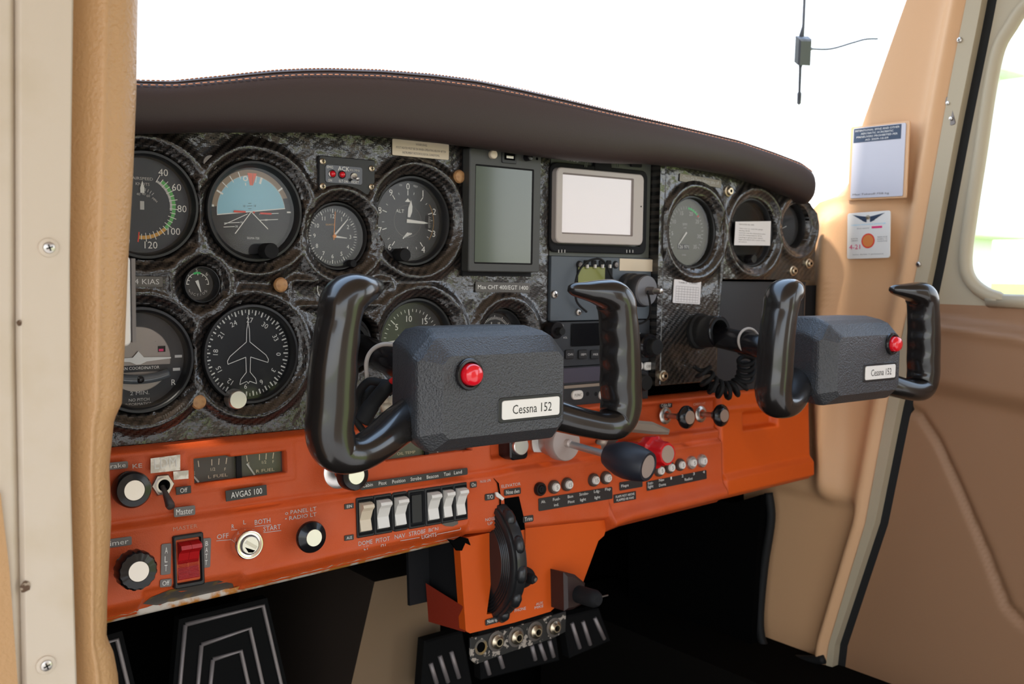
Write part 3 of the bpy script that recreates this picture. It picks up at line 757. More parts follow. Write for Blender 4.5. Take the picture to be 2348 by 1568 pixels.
vs_ = [(p[0], p[1], ho(*p)+.0006) for p in a]; c_ = (sum(p[0] for p in a)/10, sum(p[1] for p in a)/10); vs_.append((*c_, ho(*c_)+.0006))
mb.add(vs_, [(i, (i+1) % 10, 10) for i in range(10)], SHMET, False, FL); mb.build('bare_patch', lower)['label'] = 'bare scuffed metal patch below the red master switch'
mb = MB()
for a, b, c, d in (fuel, oil): mb.box(((a+b)/2, (c+d)/2, -.012), (b-a+.004, d-c+.004, .002), BLKM, FL)
mb.build('gauge_well', lower)
# ---- glove box door
gq = [fl(x, y) for x, y in ((1646, 900), (1848, 885), (1868, 1078), (1868, 1094), (1664, 1145), (1650, 1120))]
gx0 = uG+.0006; gx1 = fl(1862, 1000)[0]
gb = [(gx0, fl(1664, 1144)[1]), (gx1, fl(1866, 1095)[1])]
hx = (fl(1702, 965)[0], fl(1785, 950)[0], fl(1740, 985)[1], fl(1740, 938)[1])
def hg(u, v):
    h = -.010*sstep(-.004, 0, v); b = interp(u, gb)
    h += .006*sstep(b+.030, b+.020, v)-.008*sstep(b+.006, b, v)
    h -= .006*sstep(gx0+.005, gx0, u)+.010*sstep(gx1-.006, gx1, u)
    d = max(hx[0]-u, u-hx[1], hx[2]-v, v-hx[3]); h -= .010*sstep(0, -.006, d)
    h += .0022*bump1(v, -.022, .0022)*(1 if v > hx[3] else 0)
    return h
mb = field(lin(gx0, gx1, .0018), lambda u: (interp(u, gb), 0), hg, ORANGE2, None, (), .0018, 74, .014, FL)
tag(mb.build('glovebox_door'), 'orange glovebox door with a recessed finger grip at the right end of the lower panel', 'door')
# black box beside / under the right panel
b_ = [at(FU, x, y, .004) for x, y in ((1640, 645), (1846, 652), (1840, 880), (1640, 885))]
bw = (b_[0][0], b_[1][0], -.066, b_[0][1])
rt = root('stowage_tray', FU @ T((bw[0]+bw[1])/2, (bw[2]+bw[3])/2, 0), 'matte black stowage plate under the right gauges behind the right yoke', 'tray')
MB().box((0, 0, .002), (bw[1]-bw[0], bw[3]-bw[2], .006), RADIO).build('front_plate', rt)
c_ = at(FU, 1885, 655, .02); 
MB().box(((bw[1]-bw[0])/2+.012, -.002, -.002), (.030, bw[3]-bw[2]-.004, .006), BLKM).build('side_plate', rt)
MB().box(((bw[1]-bw[0])/2-.002, 0, .0055), (.0016, bw[3]-bw[2]-.006, .001), DKSTEEL).build('edge_strip', rt)
# ---- pedestal under the middle
ph = -.004
def pl(x, y, h=ph): return at(FL, x, y, h)
front = [pl(x, y) for x, y in ((1053, 1236), (1200, 1205), (1400, 1180), (1385, 1228), (1372, 1240), (1337, 1335), (1262, 1402), (1180, 1427), (1078, 1452), (1068, 1446))]
slotp = [pl(x, y) for x, y in ((1150, 1210), (1205, 1195), (1205, 1300), (1178, 1380), (1145, 1405), (1116, 1408), (1128, 1320))]
def poly_minus(ol, hole, z0, z1, m, F):
    """front sheet with one hole bridged in"""
    o = ol if area(ol) > 0 else ol[::-1]; h = hole if area(hole) < 0 else hole[::-1]
    from mathutils.geometry import tessellate_polygon
    fl_ = [(p[0], p[1], z1) for p in o]+[(p[0], p[1], z1) for p in h]
    tr = tessellate_polygon([[Vector(q) for q in fl_[:len(o)]], [Vector(q) for q in fl_[len(o):]]])
    mb = MB(); mb.add(fl_, [tuple(t) for t in tr], m, False, F)
    for L_ in (o, h):
        k = len(L_); vs_ = [(p[0], p[1], z1) for p in L_]+[(p[0], p[1], z0) for p in L_]
        mb.add(vs_, [(b, (b+1) % k, k+(b+1) % k, k+b) for b in range(k)][::1], m, False, F)
    return mb
ped = tag(poly_minus(front, slotp, ph-.010, ph, ORANGE2, FL).build('pedestal'), 'orange centre pedestal hanging below the panel around the trim wheel', 'pedestal')
# side cheek, cut away above
sd_ = [pl(x, y) for x, y in ((1066, 1390), (1072, 1450))]
F_ = FL
ck = MB(); x_ = sd_[0][0]
ck.add([(x_-.001, sd_[0][1], ph-.002), (x_+.001, sd_[1][1], ph-.002), (x_-.001, pl(1009, 1423, ph-.055)[1], ph-.060), (x_-.003, pl(991, 1337, ph-.055)[1], ph-.060)], [(0, 1, 2, 3)], ORANGE_SHADE, False, FL)
ck.build('side_cheek', ped)['label'] = 'orange side cheek darkened to red for its shade'
ck = MB(); ck.box((x_+.006, (sd_[0][1]+front[0][1])/2-.0, ph-.04), (.004, abs(front[0][1]-sd_[0][1])+.03, .05), BLKM, FL)
ck.box((x_-.004, (sd_[0][1]+front[0][1])/2+.006, ph-.066), (.03, abs(front[0][1]-sd_[0][1])+.03, .004), BLKM, FL); ck.build('inner_bracket', ped)
mb = MB(); sl = slotp if area(slotp) > 0 else slotp[::-1]; mb.prism(inset(sl, -.004), ph-.06, ph-.05, DARKV, FL); mb.build('slot_backing', ped)
# ================================================================ round gauges
def gauge(key, name, label, depth=0.0, F=FU, m=BLK, lip=.0028, cat='gauge', face=.86, dial=BLKD):
    """bezel ring, dial and glass of a round gauge; depth sinks it behind the panel"""
    cx, cy, r = GA[key]; r -= .0012
    rt = root(name, F @ T(cx, cy, -depth), label, cat)
    f = r*face
    MB().lathe([(r, -.014), (r, lip*.4), (r*.985, lip), (r*.94, lip*1.05), (r*.92, lip*.7), (f*1.02, -.002), (f, -.0062), (f, -.0075)], m, None, 72, cap=False).build('bezel', rt)
    return rt, f
def glassy(rt, f, z=-.0015): MB().disc(f*1.03, z, GLASS).build('glass', rt)
ZD = -.0062
def dialmb(f, m=BLKD): return MB().disc(f*1.01, ZD, m, seg=64)
def num(mb, t, a, r, h, m=WHT, rot=False, z=ZD+.0003, cx=0, cy=0):
    x = cx+r*math.sin(math.radians(a)); y = cy+r*math.cos(math.radians(a)); mb.text(t, x, y, h, z, m, None, -a if rot else 0)
def needle(pts, z, m, name, rt, ang, th=.0006, tail=None):
    mb = MB(); mb.prism(pts, z, z+th, m, R(-ang)); return mb.build(name, rt)
def hub(rt, r, z, m, name='hub'): return MB().lathe([(r, z), (r, z+.0012), (r*.8, z+.0016), (0, z+.0016)], m, None, 24).build(name, rt)
z1, z2 = ZD+.0003, ZD+.0006
# ---- airspeed indicator
rt, f = gauge('asi', 'airspeed_indicator', 'airspeed indicator with green and amber arcs at the left edge of the panel, upper gauge', face=.88)
mb = dialmb(f, mat('asi_dial', (.020, .028, .040), .5)); k = f/.0353
for a0, a1, m, r0, r1 in ((38, 135, GREEN, .0225, .0252), (30, 98, WHTD, .0208, .0225), (135, 186, AMBER, .0225, .0252)): mb.arc(r0*k, r1*k, a0, a1, z1, m)
mb.tick(187, .0200*k, .0275*k, .0009, z1, REDM)
for i, a in enumerate(range(30, 190, 8)): mb.tick(a, (.0212 if i % 2 else .0205)*k, (.0255 if i % 2 else .0270)*k, .00055, z2, WHT)
for t, a in (('40', 32), ('60', 60), ('80', 92), ('100', 128), ('120', 168), ('140', 208), ('160', 250)): num(mb, t, a, .0300*k, .0052)
mb.text('AIRSPEED', .0005, .0195, .0021, z1, WHTD, fit=.0150); mb.text('KNOTS', .0005, .0155, .0021, z1, WHTD, fit=.0100)
for t, a in (('40', -18), ('40', 8), ('60', 32)): num(mb, t, a, .0085, .0019, WHTD)
for a in (12, 22, 32, 42): mb.tick(a, .0105, .0128, .0004, z1, WHTD)
mb.text('MPH', .0092, .0045, .0016, z1, WHTD, rot=-40); mb.rect(0, 0, .0030, .0062, z1, WHTD)
mb.build('dial', rt)
needle([(-.0014, .009), (.0014, .009), (.0016, .0125), (0, .0180), (-.0016, .0125)], z2, WHT, 'needle', rt, 0); glassy(rt, f)
# ---- attitude indicator
rt, f = gauge('ai', 'attitude_indicator', 'attitude indicator with blue sky half and red wing bars, topped by an orange marker', face=.84)
mb = dialmb(f); tl = -8.5
def cut(pts): return pts
def halfdisc(r, a0, a1, y0=None, seg=30): return [(r*math.sin(math.radians(a0+(a1-a0)*i/seg)), r*math.cos(math.radians(a0+(a1-a0)*i/seg))) for i in range(seg+1)]
mb.poly(halfdisc(f*.99, -82-4, 68), z1, SKYT)
hz = []; rr = f*.86
for i in range(31):
    a = -97+(82+97)*i/30; hz.append((rr*math.sin(math.radians(a)), rr*math.cos(math.radians(a))))
mb.poly(hz, z2, SKYB)
mb.arc(rr*.985, rr, -97, 82, z2+.0001, WHTD)
z3 = z2+.0002
mb.line(hz[0], hz[-1], .0008, z3, WHT)
for a in (-62, -48, -34, -20): mb.tick(a, f*.80, f*.97, .0014 if a == -62 else .0007, z3, WHT)
mb.arc(.0011, .0021, 0, 360, z3, WHT, T(-.0052, .0255, 0)); mb.line((-.0052, .0222), (-.0050, .0200), .0008, z3, WHT)
mb.poly([(-.0016, .0205), (.0010, .0205), (.0042, .0300), (-.0036, .0300)], z3, mat('marker_orange', (.80, .16, .09), .5)); mb.line((.0003, .0205), (.0008, .030), .0003, z3+.0001, SKYT)
for a, w in ((8, .0007), (17, .0018)): mb.tick(a, f*.70, f*.86, w, z3, WHT)
mb.tick(-84, f*.93, f*1.0, .0016, z3, WHT); mb.tick(52, f*.86, f*.99, .0014, z3, WHT); mb.tick(88, f*.90, f*1.0, .0012, z3, WHT)
mb.text('10', -.0062, .0042, .0016, z3, BLKD); mb.text('10', .0026, .0048, .0016, z3, BLKD); mb.line((-.0042, .0043), (.0005, .0047), .0003, z3, BLKD)
for y in (.0022, .0064): mb.line((-.0030, y), (-.0004, y+.0002), .0003, z3, BLKD)
s_ = math.tan(math.radians(8))
for y, a, b, t in ((-.0078, -.0225, -.0100, '10'), (-.0108, -.0230, -.0140, '20'), (-.0068, .0060, .0220, '20'), (-.0020, .0060, .0225, None)):
    mb.line((a, y+a*s_*.6), (b, y+b*s_*.6), .0005, z3, WHT)
    if t: xx = b+.0014 if a < 0 else a+.006; mb.text(t, xx, y+xx*s_*.6, .0016, z3+.0001, WHT)
mb.line((-.0225, -.0108), (-.0035, -.0018), .0005, z3, WHT); mb.line((-.0005, 0), (-.0145, -.0185), .0007, z3, WHT); mb.line((-.0005, 0), (.0135, -.0130), .0007, z3, WHT)
mb.poly([(-.0235, -.0175), (.0235, -.0175), (.0185, -.026), (-.0185, -.026)], z3+.0002, BLK)
mb.text('SIGMA-TEK', .0010, -.0205, .0018, z3+.0005, WHTD, fit=.0105)
mb.build('dial', rt)
mb = MB()
for x in (-.0105, .0110): mb.rbox((x, -.0004 if x < 0 else -.0009, z3+.0014), (.0098, .0015, .0008), .0007, REDM)
mb.lathe([(.0008, z3+.001), (.0006, z3+.0018), (0, z3+.002)], REDM, T(.0012, -.0004, 0), 12); mb.build('wing_bars', rt)['label'] = 'red wing bars'
glassy(rt, f)
MB().lathe([(.0062, 0), (.0062, .011), (.0057, .0118), (0, .0118)], BLKM, T(.0078, -.0305, .002), 32).build('knob', rt)
# ---- altimeter
rt, f = gauge('alt', 'altimeter', 'altimeter with white hands and a striped flag, right of the clock', depth=.007, face=.86)
mb = dialmb(f)
for i in range(50):
    a = i*7.2; L_ = i % 5 == 0
    if L_: mb.tick(a, .0225, .0270, .0007, z1, WHT)
    elif (i*2) % 5 == 0 or i % 5 in (2, 3) and i % 10 in (2, 7): mb.tick(a+3.6*(0), .0240, .0262, .0005, z1, WHTD)
for t, a, r_ in (('0', 0, .0308), ('1', 32, .0300), ('2', 71, .0300), ('3', 110, .0300), ('4', 146, .0300), ('5', 180, .0300), ('6', 218, .0300), ('7', 252, .0300), ('8', 286, .0300), ('9', 324, .0300)): num(mb, t, a, r_*.985, .0056)
mb.text('100', -.0075, .0310, .0016, z1, WHTD); mb.text('FEET', .0080, .0308, .0016, z1, WHTD, rot=-12); mb.text('ALT', -.0080, .0085, .0030, z1, WHT, fit=.0085)
mb.arc(.0138, .0141, 0, 360, z1, GREYL); mb.arc(.0272, .0275, 55, 125, z1, AMBER)
mb.prism([(.0185, -.006), (.0245, -.006), (.0245, .006), (.0185, .006)], ZD, z1, BLKM)
for i in range(13): mb.rect(.0222+(.0006 if i % 2 else 0), -.005+i*.00083, .0026 if i % 2 else .0016, .00022, z2, WHTD)
mb.poly([(-.0030, .0168), (.0030, .0168), (0, .0200)], z1, WHT)
for i in range(4): 
    y = -.0130+i*-.0; mb.line((-.0048+i*.0022, -.0155+i*.0012), (.0002+i*.0014, -.0100-i*.0002), .0011, z1, WHT)
mb.build('dial', rt)
needle([(-.0012, .0035), (.0012, .0035), (.0026, .0085), (.0022, .0135), (0, .0185), (-.0018, .0110)], z2+.0003, WHT, 'hundreds_hand', rt, 8)
needle([(-.0016, -.002), (.0016, -.002), (.0010, .0160), (0, .0205), (-.0010, .0160)], z2+.0010, WHT, 'thousands_hand', rt, 93); glassy(rt, f)
MB().lathe([(.0056, 0), (.0058, .013), (.0052, .014), (0, .014)], BLKM, T(-.0150, -.0300, .001), 30).build('knob', rt)
# ---- turn coordinator
rt, f = gauge('tc', 'turn_coordinator', 'turn coordinator with inclinometer tube at the left edge of the panel, lower gauge', face=.87)
mb = dialmb(f); mb.arc(.0238, .0242, 0, 180, z1, GREYL); SHN = mat('dial_sheen', (.34, .31, .29), .30, metal=.7)  # bright metallic disc puts the sheen of clear plastic into the dial
mb.disc(.0240, z1, SHN, None, 64)
mb.rect(.0300, .0010, .0055, .0020, z2, WHTD); mb.rect(.0285, -.0088, .0055, .0022, z2, WHTD, T(0, 0, 0) @ R(0)); mb.text('R', .0262, -.0185, .0044, z2, WHT); mb.text('L', -.0262, -.0185, .0044, z2, WHT)
mb.rect(-.0300, .0010, .0055, .0020, z2, WHTD)
mb.text('TURN COORDINATOR', .0, -.0065, .0022, z2+.0003, WHT, fit=.0310)
mb.text('2 MIN.', .0010, -.0250, .0028, z2, WHTD, fit=.0140); mb.text('NO PITCH', .0005, -.0300, .0022, z2, WHTD, fit=.0150); mb.text('INFORMATION', .0005, -.0332, .0020, z2, WHTD, fit=.0200)
mb.rect(.0175, .0070, .0055, .0045, z2, BLKM); mb.rect(.0170, .0062, .0035, .0018, z2+.0001, PINKP)
mb.poly([(-.024, -.0045), (.024, -.0045), (.0235, -.0095), (-.0235, -.0095)], z2, BLKD)
mb.build('dial', rt)
MB().prism([(-.0240, -.0002), (-.006, -.0018), (-.0015, -.0038), (.0015, -.0038), (.006, -.0018), (.0240, -.0002), (.0240, .0008), (.004, .0014), (0, .0060), (-.004, .0014), (-.0240, .0008)], z2+.0004, z2+.0011, WHT).build('aeroplane_symbol', rt)
mb = MB(); mb.tube(smooth_path([(-.0215, -.0110, -.0030), (-.011, -.0138, -.0030), (0, -.0147, -.0030), (.011, -.0138, -.0030), (.0215, -.0110, -.0030)], 6), .0036, mat('inclinometer_tube', (.10, .11, .12), .15, coat=.6), None, 14)
mb.build('inclinometer_tube', rt); MB().sphere((0.0, -.0147, -.0010), .0030, BLKG, None, 18, 10).build('ball', rt); glassy(rt, f, .0022)
# ---- heading indicator
rt, f = gauge('hi', 'heading_indicator', 'heading indicator compass card with a white outlined aeroplane', face=.90, lip=.0035)
mb = dialmb(f, mat('card_black', (.008, .008, .009), .5))
for i in range(72):
    a = i*5+2; mj = i % 2 == 0
    mb.tick(a, (.0305 if mj else .0320)*f/.0355, .0345*f/.0355, .0011 if mj else .0006, z1, WHT)
for i in range(12): num(mb, ['27', '30', '33', '0', '3', '6', '9', '12', '15', '18', '21', '24'][i], i*30+4, .0262, .0040, WHT, True)
for i in range(4):
    a = 47+90*i; mb.poly([(-.0014, .0352), (.0014, .0352), (0, .0318)], z2, WHTD, R(-a))
mb.build('compass_card', rt)
pl_ = [(0, .0245), (.0011, .0190), (.0014, .0090), (.0150, -.0020), (.0170, -.0055), (.0166, -.0080), (.0020, -.0030), (.0016, -.0150), (.0062, -.0205), (.0070, -.0245), (.0012, -.0222), (0, -.0240)]
full = pl_+[(-x, y) for x, y in pl_[::-1][1:-1]]
mb = MB()
for a, b in zip(full, full[1:]+full[:1]): mb.line(a, b, .00055, z2+.0006, WHT)
mb.line((0, .0245), (0, .0300), .0005, z2+.0006, WHT); mb.build('aeroplane_outline', rt); glassy(rt, f, -.001)
mb = MB(); mb.lathe([(.0078, 0), (.0076, .007), (.0072, .009), (.0066, .0096), (0, .0096)], ALU, T(-.0155, -.0340, .003), 36); mb.build('adjusting_knob', rt)
# ---- vertical speed indicator
rt, f = gauge('vsi', 'vertical_speed_indicator', 'vertical speed indicator half hidden behind the left yoke hub', depth=.007, face=.87)
mb = dialmb(f)
for i in range(-20, 21): mb.tick(270+i*8.3, .0265 if i % 5 else .0235, .0290, .0005 if i % 5 else .0008, z1, WHT)
for t, a in (('5', 310), ('10', 352), ('15', 38), ('5', 228), ('10', 188), ('15', 148), ('20', 90)): num(mb, t, a, .0205 if t != '15' else .0225, .0054)
mb.text('VERTICAL SPEED', 0, .0055, .0020, z1, WHTD, fit=.0290); mb.build('dial', rt)
needle([(-.0012, -.004), (.0012, -.004), (.0016, .012), (0, .0245), (-.0016, .012)], z2, WHT, 'needle', rt, 272); glassy(rt, f)
# ---- suction gauge
rt, f = gauge('suc', 'suction_gauge', 'small suction gauge with a green arc between the left flight gauges', face=.86, lip=.004)
mb = dialmb(f); mb.arc(.0082, .0088, -92, 92, z1, WHT); mb.arc(.0078, .0094, -22, 14, z2, GREENB)
for a in (-90, -68, -45, 0, 30, 60, 90): mb.tick(a, .0068, .0086, .0006, z2, WHT)
num(mb, '5', -4, .0106, .0028); num(mb, '6', 42, .0106, .0028); num(mb, '4', -46, .0106, .0028)
for i, c_ in enumerate('SUCTION'): num(mb, c_, 232-i*17, .0082, .0019, WHTD); 
mb.build('dial', rt); needle([(-.0013, -.003), (.0013, -.003), (.0002, .0064), (-.0002, .0064)], z2, WHT, 'needle', rt, 160); glassy(rt, f)
# ---- clock
rt, f = gauge('clk', 'clock', 'round quartz clock with orange second hand above the left yoke grip', depth=.008, face=.86, cat='clock')
mb = dialmb(f, mat('clock_dial', (.035, .037, .042), .6)); k = f/.0255
for i in range(60): mb.tick(i*6, (.0205 if i % 5 == 0 else .0218)*k, .0240*k, .0007 if i % 5 == 0 else .0003, z1, WHT)
for i in range(12): num(mb, str(i or 12), i*30, .0175*k, .0034)
mb.text('QUARTZ', -.0025, .0095, .0014, z1, AMBER, fit=.0080); mb.build('dial', rt)
needle([(-.0010, 0), (.0010, 0), (.0003, .0130), (-.0003, .0130)], z2+.0002, WHT, 'hour_hand', rt, 95)
needle([(-.0009, 0), (.0009, 0), (.0003, .0200), (-.0003, .0200)], z2+.0010, WHT, 'minute_hand', rt, 42)
needle([(-.0003, -.003), (.0003, -.003), (.0002, .0205), (-.0002, .0205)], z2+.0018, ORM, 'second_hand', rt, 3); hub(rt, .0016, z2+.0022, ORM); glassy(rt, f, .001)
MB().lathe([(.0032, 0), (.0032, .006), (.0028, .0066), (0, .0066)], BLKM, T(.0125, -.0225, .001), 22).build('knob', rt)
# ---- EGT gauge
rt, f = gauge('egt', 'exhaust_temperature_gauge', 'exhaust temperature gauge just above the left yoke hub under the Max CHT label', depth=.012, face=.84)
mb = dialmb(f)
for i in range(31): mb.tick(-75+i*5, .0180, .0205 if i % 5 else .0220, .0005, z1, WHT)
for t, a in (('8', -15), ('10', 20), ('6', -50), ('12', 55)): num(mb, t, a, .0150, .0022)
mb.text('EGT', 0, .004, .0026, z1, WHT); mb.build('dial', rt); needle([(-.0008, 0), (.0008, 0), (0, .016)], z2, WHT, 'needle', rt, -40); glassy(rt, f)
# ---- tachometer
TD = mat('tach_dial', (.085, .085, .052), .45)  # olive tint puts the greenish reflection of the glass into the dial colour
rt, f = gauge('tach', 'tachometer', 'tachometer with green arc and hour counter on the right panel', depth=.006, F=FR, face=.90)
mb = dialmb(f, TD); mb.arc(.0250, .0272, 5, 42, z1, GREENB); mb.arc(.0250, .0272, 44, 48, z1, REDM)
for i in range(31): mb.tick(-130+i*8.6, .0250, .0280, .0005, z1, WHTD)
for t, a in (('5', -95), ('10', -60), ('15', -20), ('20', 20), ('25', 55), ('30', 100), ('35', 135)): num(mb, t, a, .0215, .0042, WHTD)
mb.text('RPM', -.002, .0085, .0026, z1, WHTD); mb.text('x100', -.002, .0048, .0016, z1, WHTD); mb.text('HOURS', -.002, -.0245, .0014, z1, WHTD)
mb.prism([(-.0125, -.0185), (.0055, -.0185), (.0055, -.0130), (-.0125, -.0130)], ZD, z1, BLKM); mb.text('126 971', -.0035, -.0157, .0038, z2, WHT, fit=.0165); mb.build('dial', rt)
needle([(-.0011, 0), (.0011, 0), (.0004, .0185), (-.0004, .0185)], z2+.0004, WHT, 'needle', rt, 222); glassy(rt, f, -.001)
# ---- covered gauge behind a paper note, and the small gauge at the right end
rt, f = gauge('blank', 'covered_gauge', 'dark round gauge half covered by a white paper note right of the tachometer', depth=.005, F=FR, face=.86, lip=.002)
MB().disc(f, ZD, SCRB).build('dial', rt); mb = MB(); mb.arc(f*.80, f*.84, 0, 360, ZD+.001, BLKG); mb.build('inner_ring', rt); glassy(rt, f)
MB().lathe([(.0050, 0), (.0050, .010), (.0044, .011), (0, .011)], BLKG, T(-.006, -.0300, .001), 24).build('knob', rt)
cx, cy, r = GA['blank']
q = [at(FR, x, y, .004) for x, y in ((1687, 508), (1768, 507), (1766, 563), (1684, 562))]
qx = sum(p[0] for p in q)/4; qy = sum(p[1] for p in q)/4; q = [(p[0]-qx, p[1]-qy) for p in q]
rt = root('paper_note', FR @ T(qx, qy, .0035), 'white printed paper note taped across the gauge beside the tachometer', 'note')
w_ = q[1][0]-q[0][0]; h_ = q[0][1]-q[3][1]
mb = MB(); mb.prism(q[::-1], 0, .0004, PAPER); mb.build('sheet', rt); mb = MB()
mb.text('INDICATED OIL TEMP', -w_*.40, h_*.36, .0014, .0006, GREYL, al=-1, fit=w_*.42)
for i, s_ in enumerate(('Take care to read the gauge', 'during climb', 'and then note the oil pressure value', 'and the temperature. If no', 'reading is given then abort', 'flight and inform the owner of the', 'aeroplane')): mb.text(s_, -w_*.40, h_*(.18-.095*i), .0012, .0006, GREYL, al=-1, fit=w_*min(.75, .025*len(s_)))
mb.build('print', rt)
rt, f = gauge('small', 'ammeter', 'small dark gauge with a red line at the right end of the panel', depth=.009, F=FR, face=.88)
mb = dialmb(f); mb.tick(-72, .0100, .0230, .0022, z1, REDM, None) if False else mb.rect(-.0150, .003, .0016, .0180, z1, REDM)
for y in (.009, .004, -.002): mb.rect(-.0105, y, .0030, .0004, z1, WHTD)
mb.text('60', -.0080, .0075, .0022, z1, WHTD); mb.build('dial', rt); needle([(-.0005, 0), (.0005, 0), (0, .015)], z2, WHTD, 'needle', rt, 250); glassy(rt, f)
# ================================================================ flat labels
def label(px, F, lines, bg, fg, name, lab, h=.0012, cat='label', z=.0006, m_txt=None, frac=None, rc=.0012, group=None, hh=.62):
    """sticker through four photo corners (TL, TR, BR, BL); lines = list of (text, width fraction)"""
    q = [at(F, x, y, h) for x, y in px]; cx = sum(p[0] for p in q)/4; cy = sum(p[1] for p in q)/4
    w = ((q[1][0]-q[0][0])+(q[2][0]-q[3][0]))/2; hgt = ((q[0][1]-q[3][1])+(q[1][1]-q[2][1]))/2
    a = math.degrees(math.atan2((q[1][1]-q[0][1])+(q[2][1]-q[3][1]), (q[1][0]-q[0][0])+(q[2][0]-q[3][0])))
    rt = root(name, F @ T(cx, cy, h) @ R(a), lab, cat, group)
    MB().rbox((0, 0, 0), (w, hgt, z), min(rc, hgt*.3), bg, ch=.0001).build('sticker', rt)
    n = len(lines); mb = MB()
    for i, (t, fr) in enumerate(lines):
        y = hgt*(.5-(i+.5)/n)*(.86 if n > 1 else 1); mb.text(t, 0, y, hgt/n*hh, z/2+.00015, fg, fit=w*fr)
    if lines: mb.build('lettering', rt)
    return rt, w, hgt
label([(900, 318), (1030, 331), (1028, 367), (899, 355)], FU, [('WARNING', .20), ('PITOT HEATER MUST BE ON WHEN OPERATING BELOW 40°F IN', .88), ('INSTRUMENT METEOROLOGICAL CONDITIONS.', .66)], PAPERY, GREYL, 'warning_label', 'cream warning sticker with small black print above the altimeter', .0012, hh=.42)
label([(1091, 647), (1216, 648), (1214, 672), (1089, 668)], FU, [('Max CHT 400/EGT 1400', .92)], CLEARL, WHT, 'text_strip', 'Max CHT 400 EGT 1400 label strip below the tall tablet screen', .001, hh=.42)
label([(250, 632), (373, 634), (373, 658), (250, 657)], FU, [('Va 104 KIAS', .86)], CLEARL, WHTD, 'text_strip', '104 KIAS label strip below the airspeed indicator', .0042, hh=.50)
label([(1559, 396), (1655, 415), (1652, 430), (1558, 416)], FR, [('Check Oil Temp before take off', .88)], mat('beige_strip', (.22, .19, .14), .4), WHTD, 'text_strip', 'faded beige strip with light print above the tachometer', .001, hh=.45)
rt, w, hg_ = label([(1546, 642), (1607, 643), (1605, 700), (1542, 692)], FR, [], PAPER, GREYL, 'table_sticker', 'small square white paper with a printed grid left of the right yoke', .001)
mb = MB()
for i in range(7): mb.line((-w*.42, hg_*(.22-.11*i)), (w*.42, hg_*(.22-.11*i)), .00025, .0005, GREYL)
for i in range(9): mb.line((-w*.42+w*.105*i, hg_*.22), (-w*.42+w*.105*i, -hg_*.44), .00025, .0005, GREYL)
mb.text('TABLE  CARD', 0, hg_*.38, .0016, .0005, GREYL, fit=w*.7); mb.build('printed_grid', rt)
# ================================================================ tan snap fasteners and panel screws
for px, py, h, lb in ((642, 653, .002, 'round tan plug in the carbon panel below the attitude indicator'), (454, 920, .002, 'round tan plug in the carbon panel between the two lowest left gauges'), (1051, 405, .002, 'round tan plug beside the top left corner of the tall tablet')):
    x, y = at(FU, px, py, h); tag(MB().lathe([(.0046, -h-.001), (.0058, h*.2), (.0060, .0016), (.0050, .0034), (.0026, .0044), (0, .0046)], WOOD, None, 28).build('panel_plug', M=FU @ T(x, y, h)), lb, 'plug', 'tan plugs in the panel')
x, y = at(FU, 481, 373, .001); rt = root('round_bolt', FU @ T(x, y, .001), 'dull brown round bolt head between airspeed and attitude indicators', 'bolt')
MB().lathe([(.0060, -.001), (.0060, .0012), (.0054, .0018), (.0024, .0018), (.0020, .0004), (0, .0004)], DKSTEEL, None, 30).build('head', rt); MB().lathe([(.0016, .0004), (.0012, .0014), (0, .0015)], BLKG, None, 10).build('socket', rt)
def hexb(px, py, lb, F=FR):
    x, y = at(F, px, py, .003); rt = root('panel_bolt', F @ T(x, y, 0), lb, 'bolt', 'bolts of the right panel')
    MB().lathe([(.0062, 0), (.0060, .0012), (.0044, .0018), (.0044, .0040), (.0036, .0048), (.0018, .0048)], BRASS, None, 26, cap=False).build('head', rt)
    MB().lathe([(.0018, .0048), (.0016, .0028), (0, .0028)], DARKV, None, 6).build('socket', rt)
hexb(1674, 438, 'brassy bolt between the tachometer and the covered gauge'); hexb(1822, 621, 'brassy bolt left of the two below the small right gauge'); hexb(1858, 604, 'brassy bolt in the lower right corner of the right panel'); hexb(1524, 862, 'brassy bolt at the foot of the right panel beside the radios')
# ================================================================ ELT remote switch
q = [at(FU, x, y, .001) for x, y in ((730, 357), (858, 368), (856, 447), (729, 441))]
cx = sum(p[0] for p in q)/4; cy = sum(p[1] for p in q)/4; w = (q[1][0]-q[0][0]); h = q[0][1]-q[3][1]
rt = root('emergency_beacon_switch', FU @ T(cx, cy, .0015), 'black emergency beacon remote switch with red lamps above the clock', 'switch panel')
MB().rbox((0, 0, -.001), (w, h, .005), .0012, BLK, ch=.0006).build('faceplate', rt)
mb = MB(); ix, iy = -.0035, .0005; iw, ih = w*.66, h*.50; mb.rbox((ix, iy, .0016), (iw, ih, .0008), .002, SCRB, ch=.0002); mb.build('window', rt)
mb = MB(); mb.text('ACK', ix-.0005, iy+ih*.33, .0036, .0021, WHT, fit=.0105); mb.text('406 MHz', ix+iw*.28, iy+ih*.30, .0018, .0021, WHTD, fit=.0095)
for t, x in (('EMG', -.38), ): mb.text(t, ix+iw*x, iy+ih*.36, .0020, .0021, WHT, fit=.0055)
for t, x in (('ON', -.38), ('ELT ON', -.02), ('RESET', .30)): mb.text(t, ix+iw*x, iy-ih*.36, .0020, .0021, WHT, fit=.0012*len(t)+.001)
mb.build('lettering', rt)
for x in (-.32, -.06): 
    MB().lathe([(.0034, .0018), (.0034, .0026), (.0028, .003)], STEEL if x < -.1 else BLK, T(ix+iw*x, iy, 0), 20, cap=False).build('lamp_ring', rt)
    MB().sphere((ix+iw*x, iy, .0024), .0026, REDB, None, 18, 8, half=True).build('red_lamp', rt)
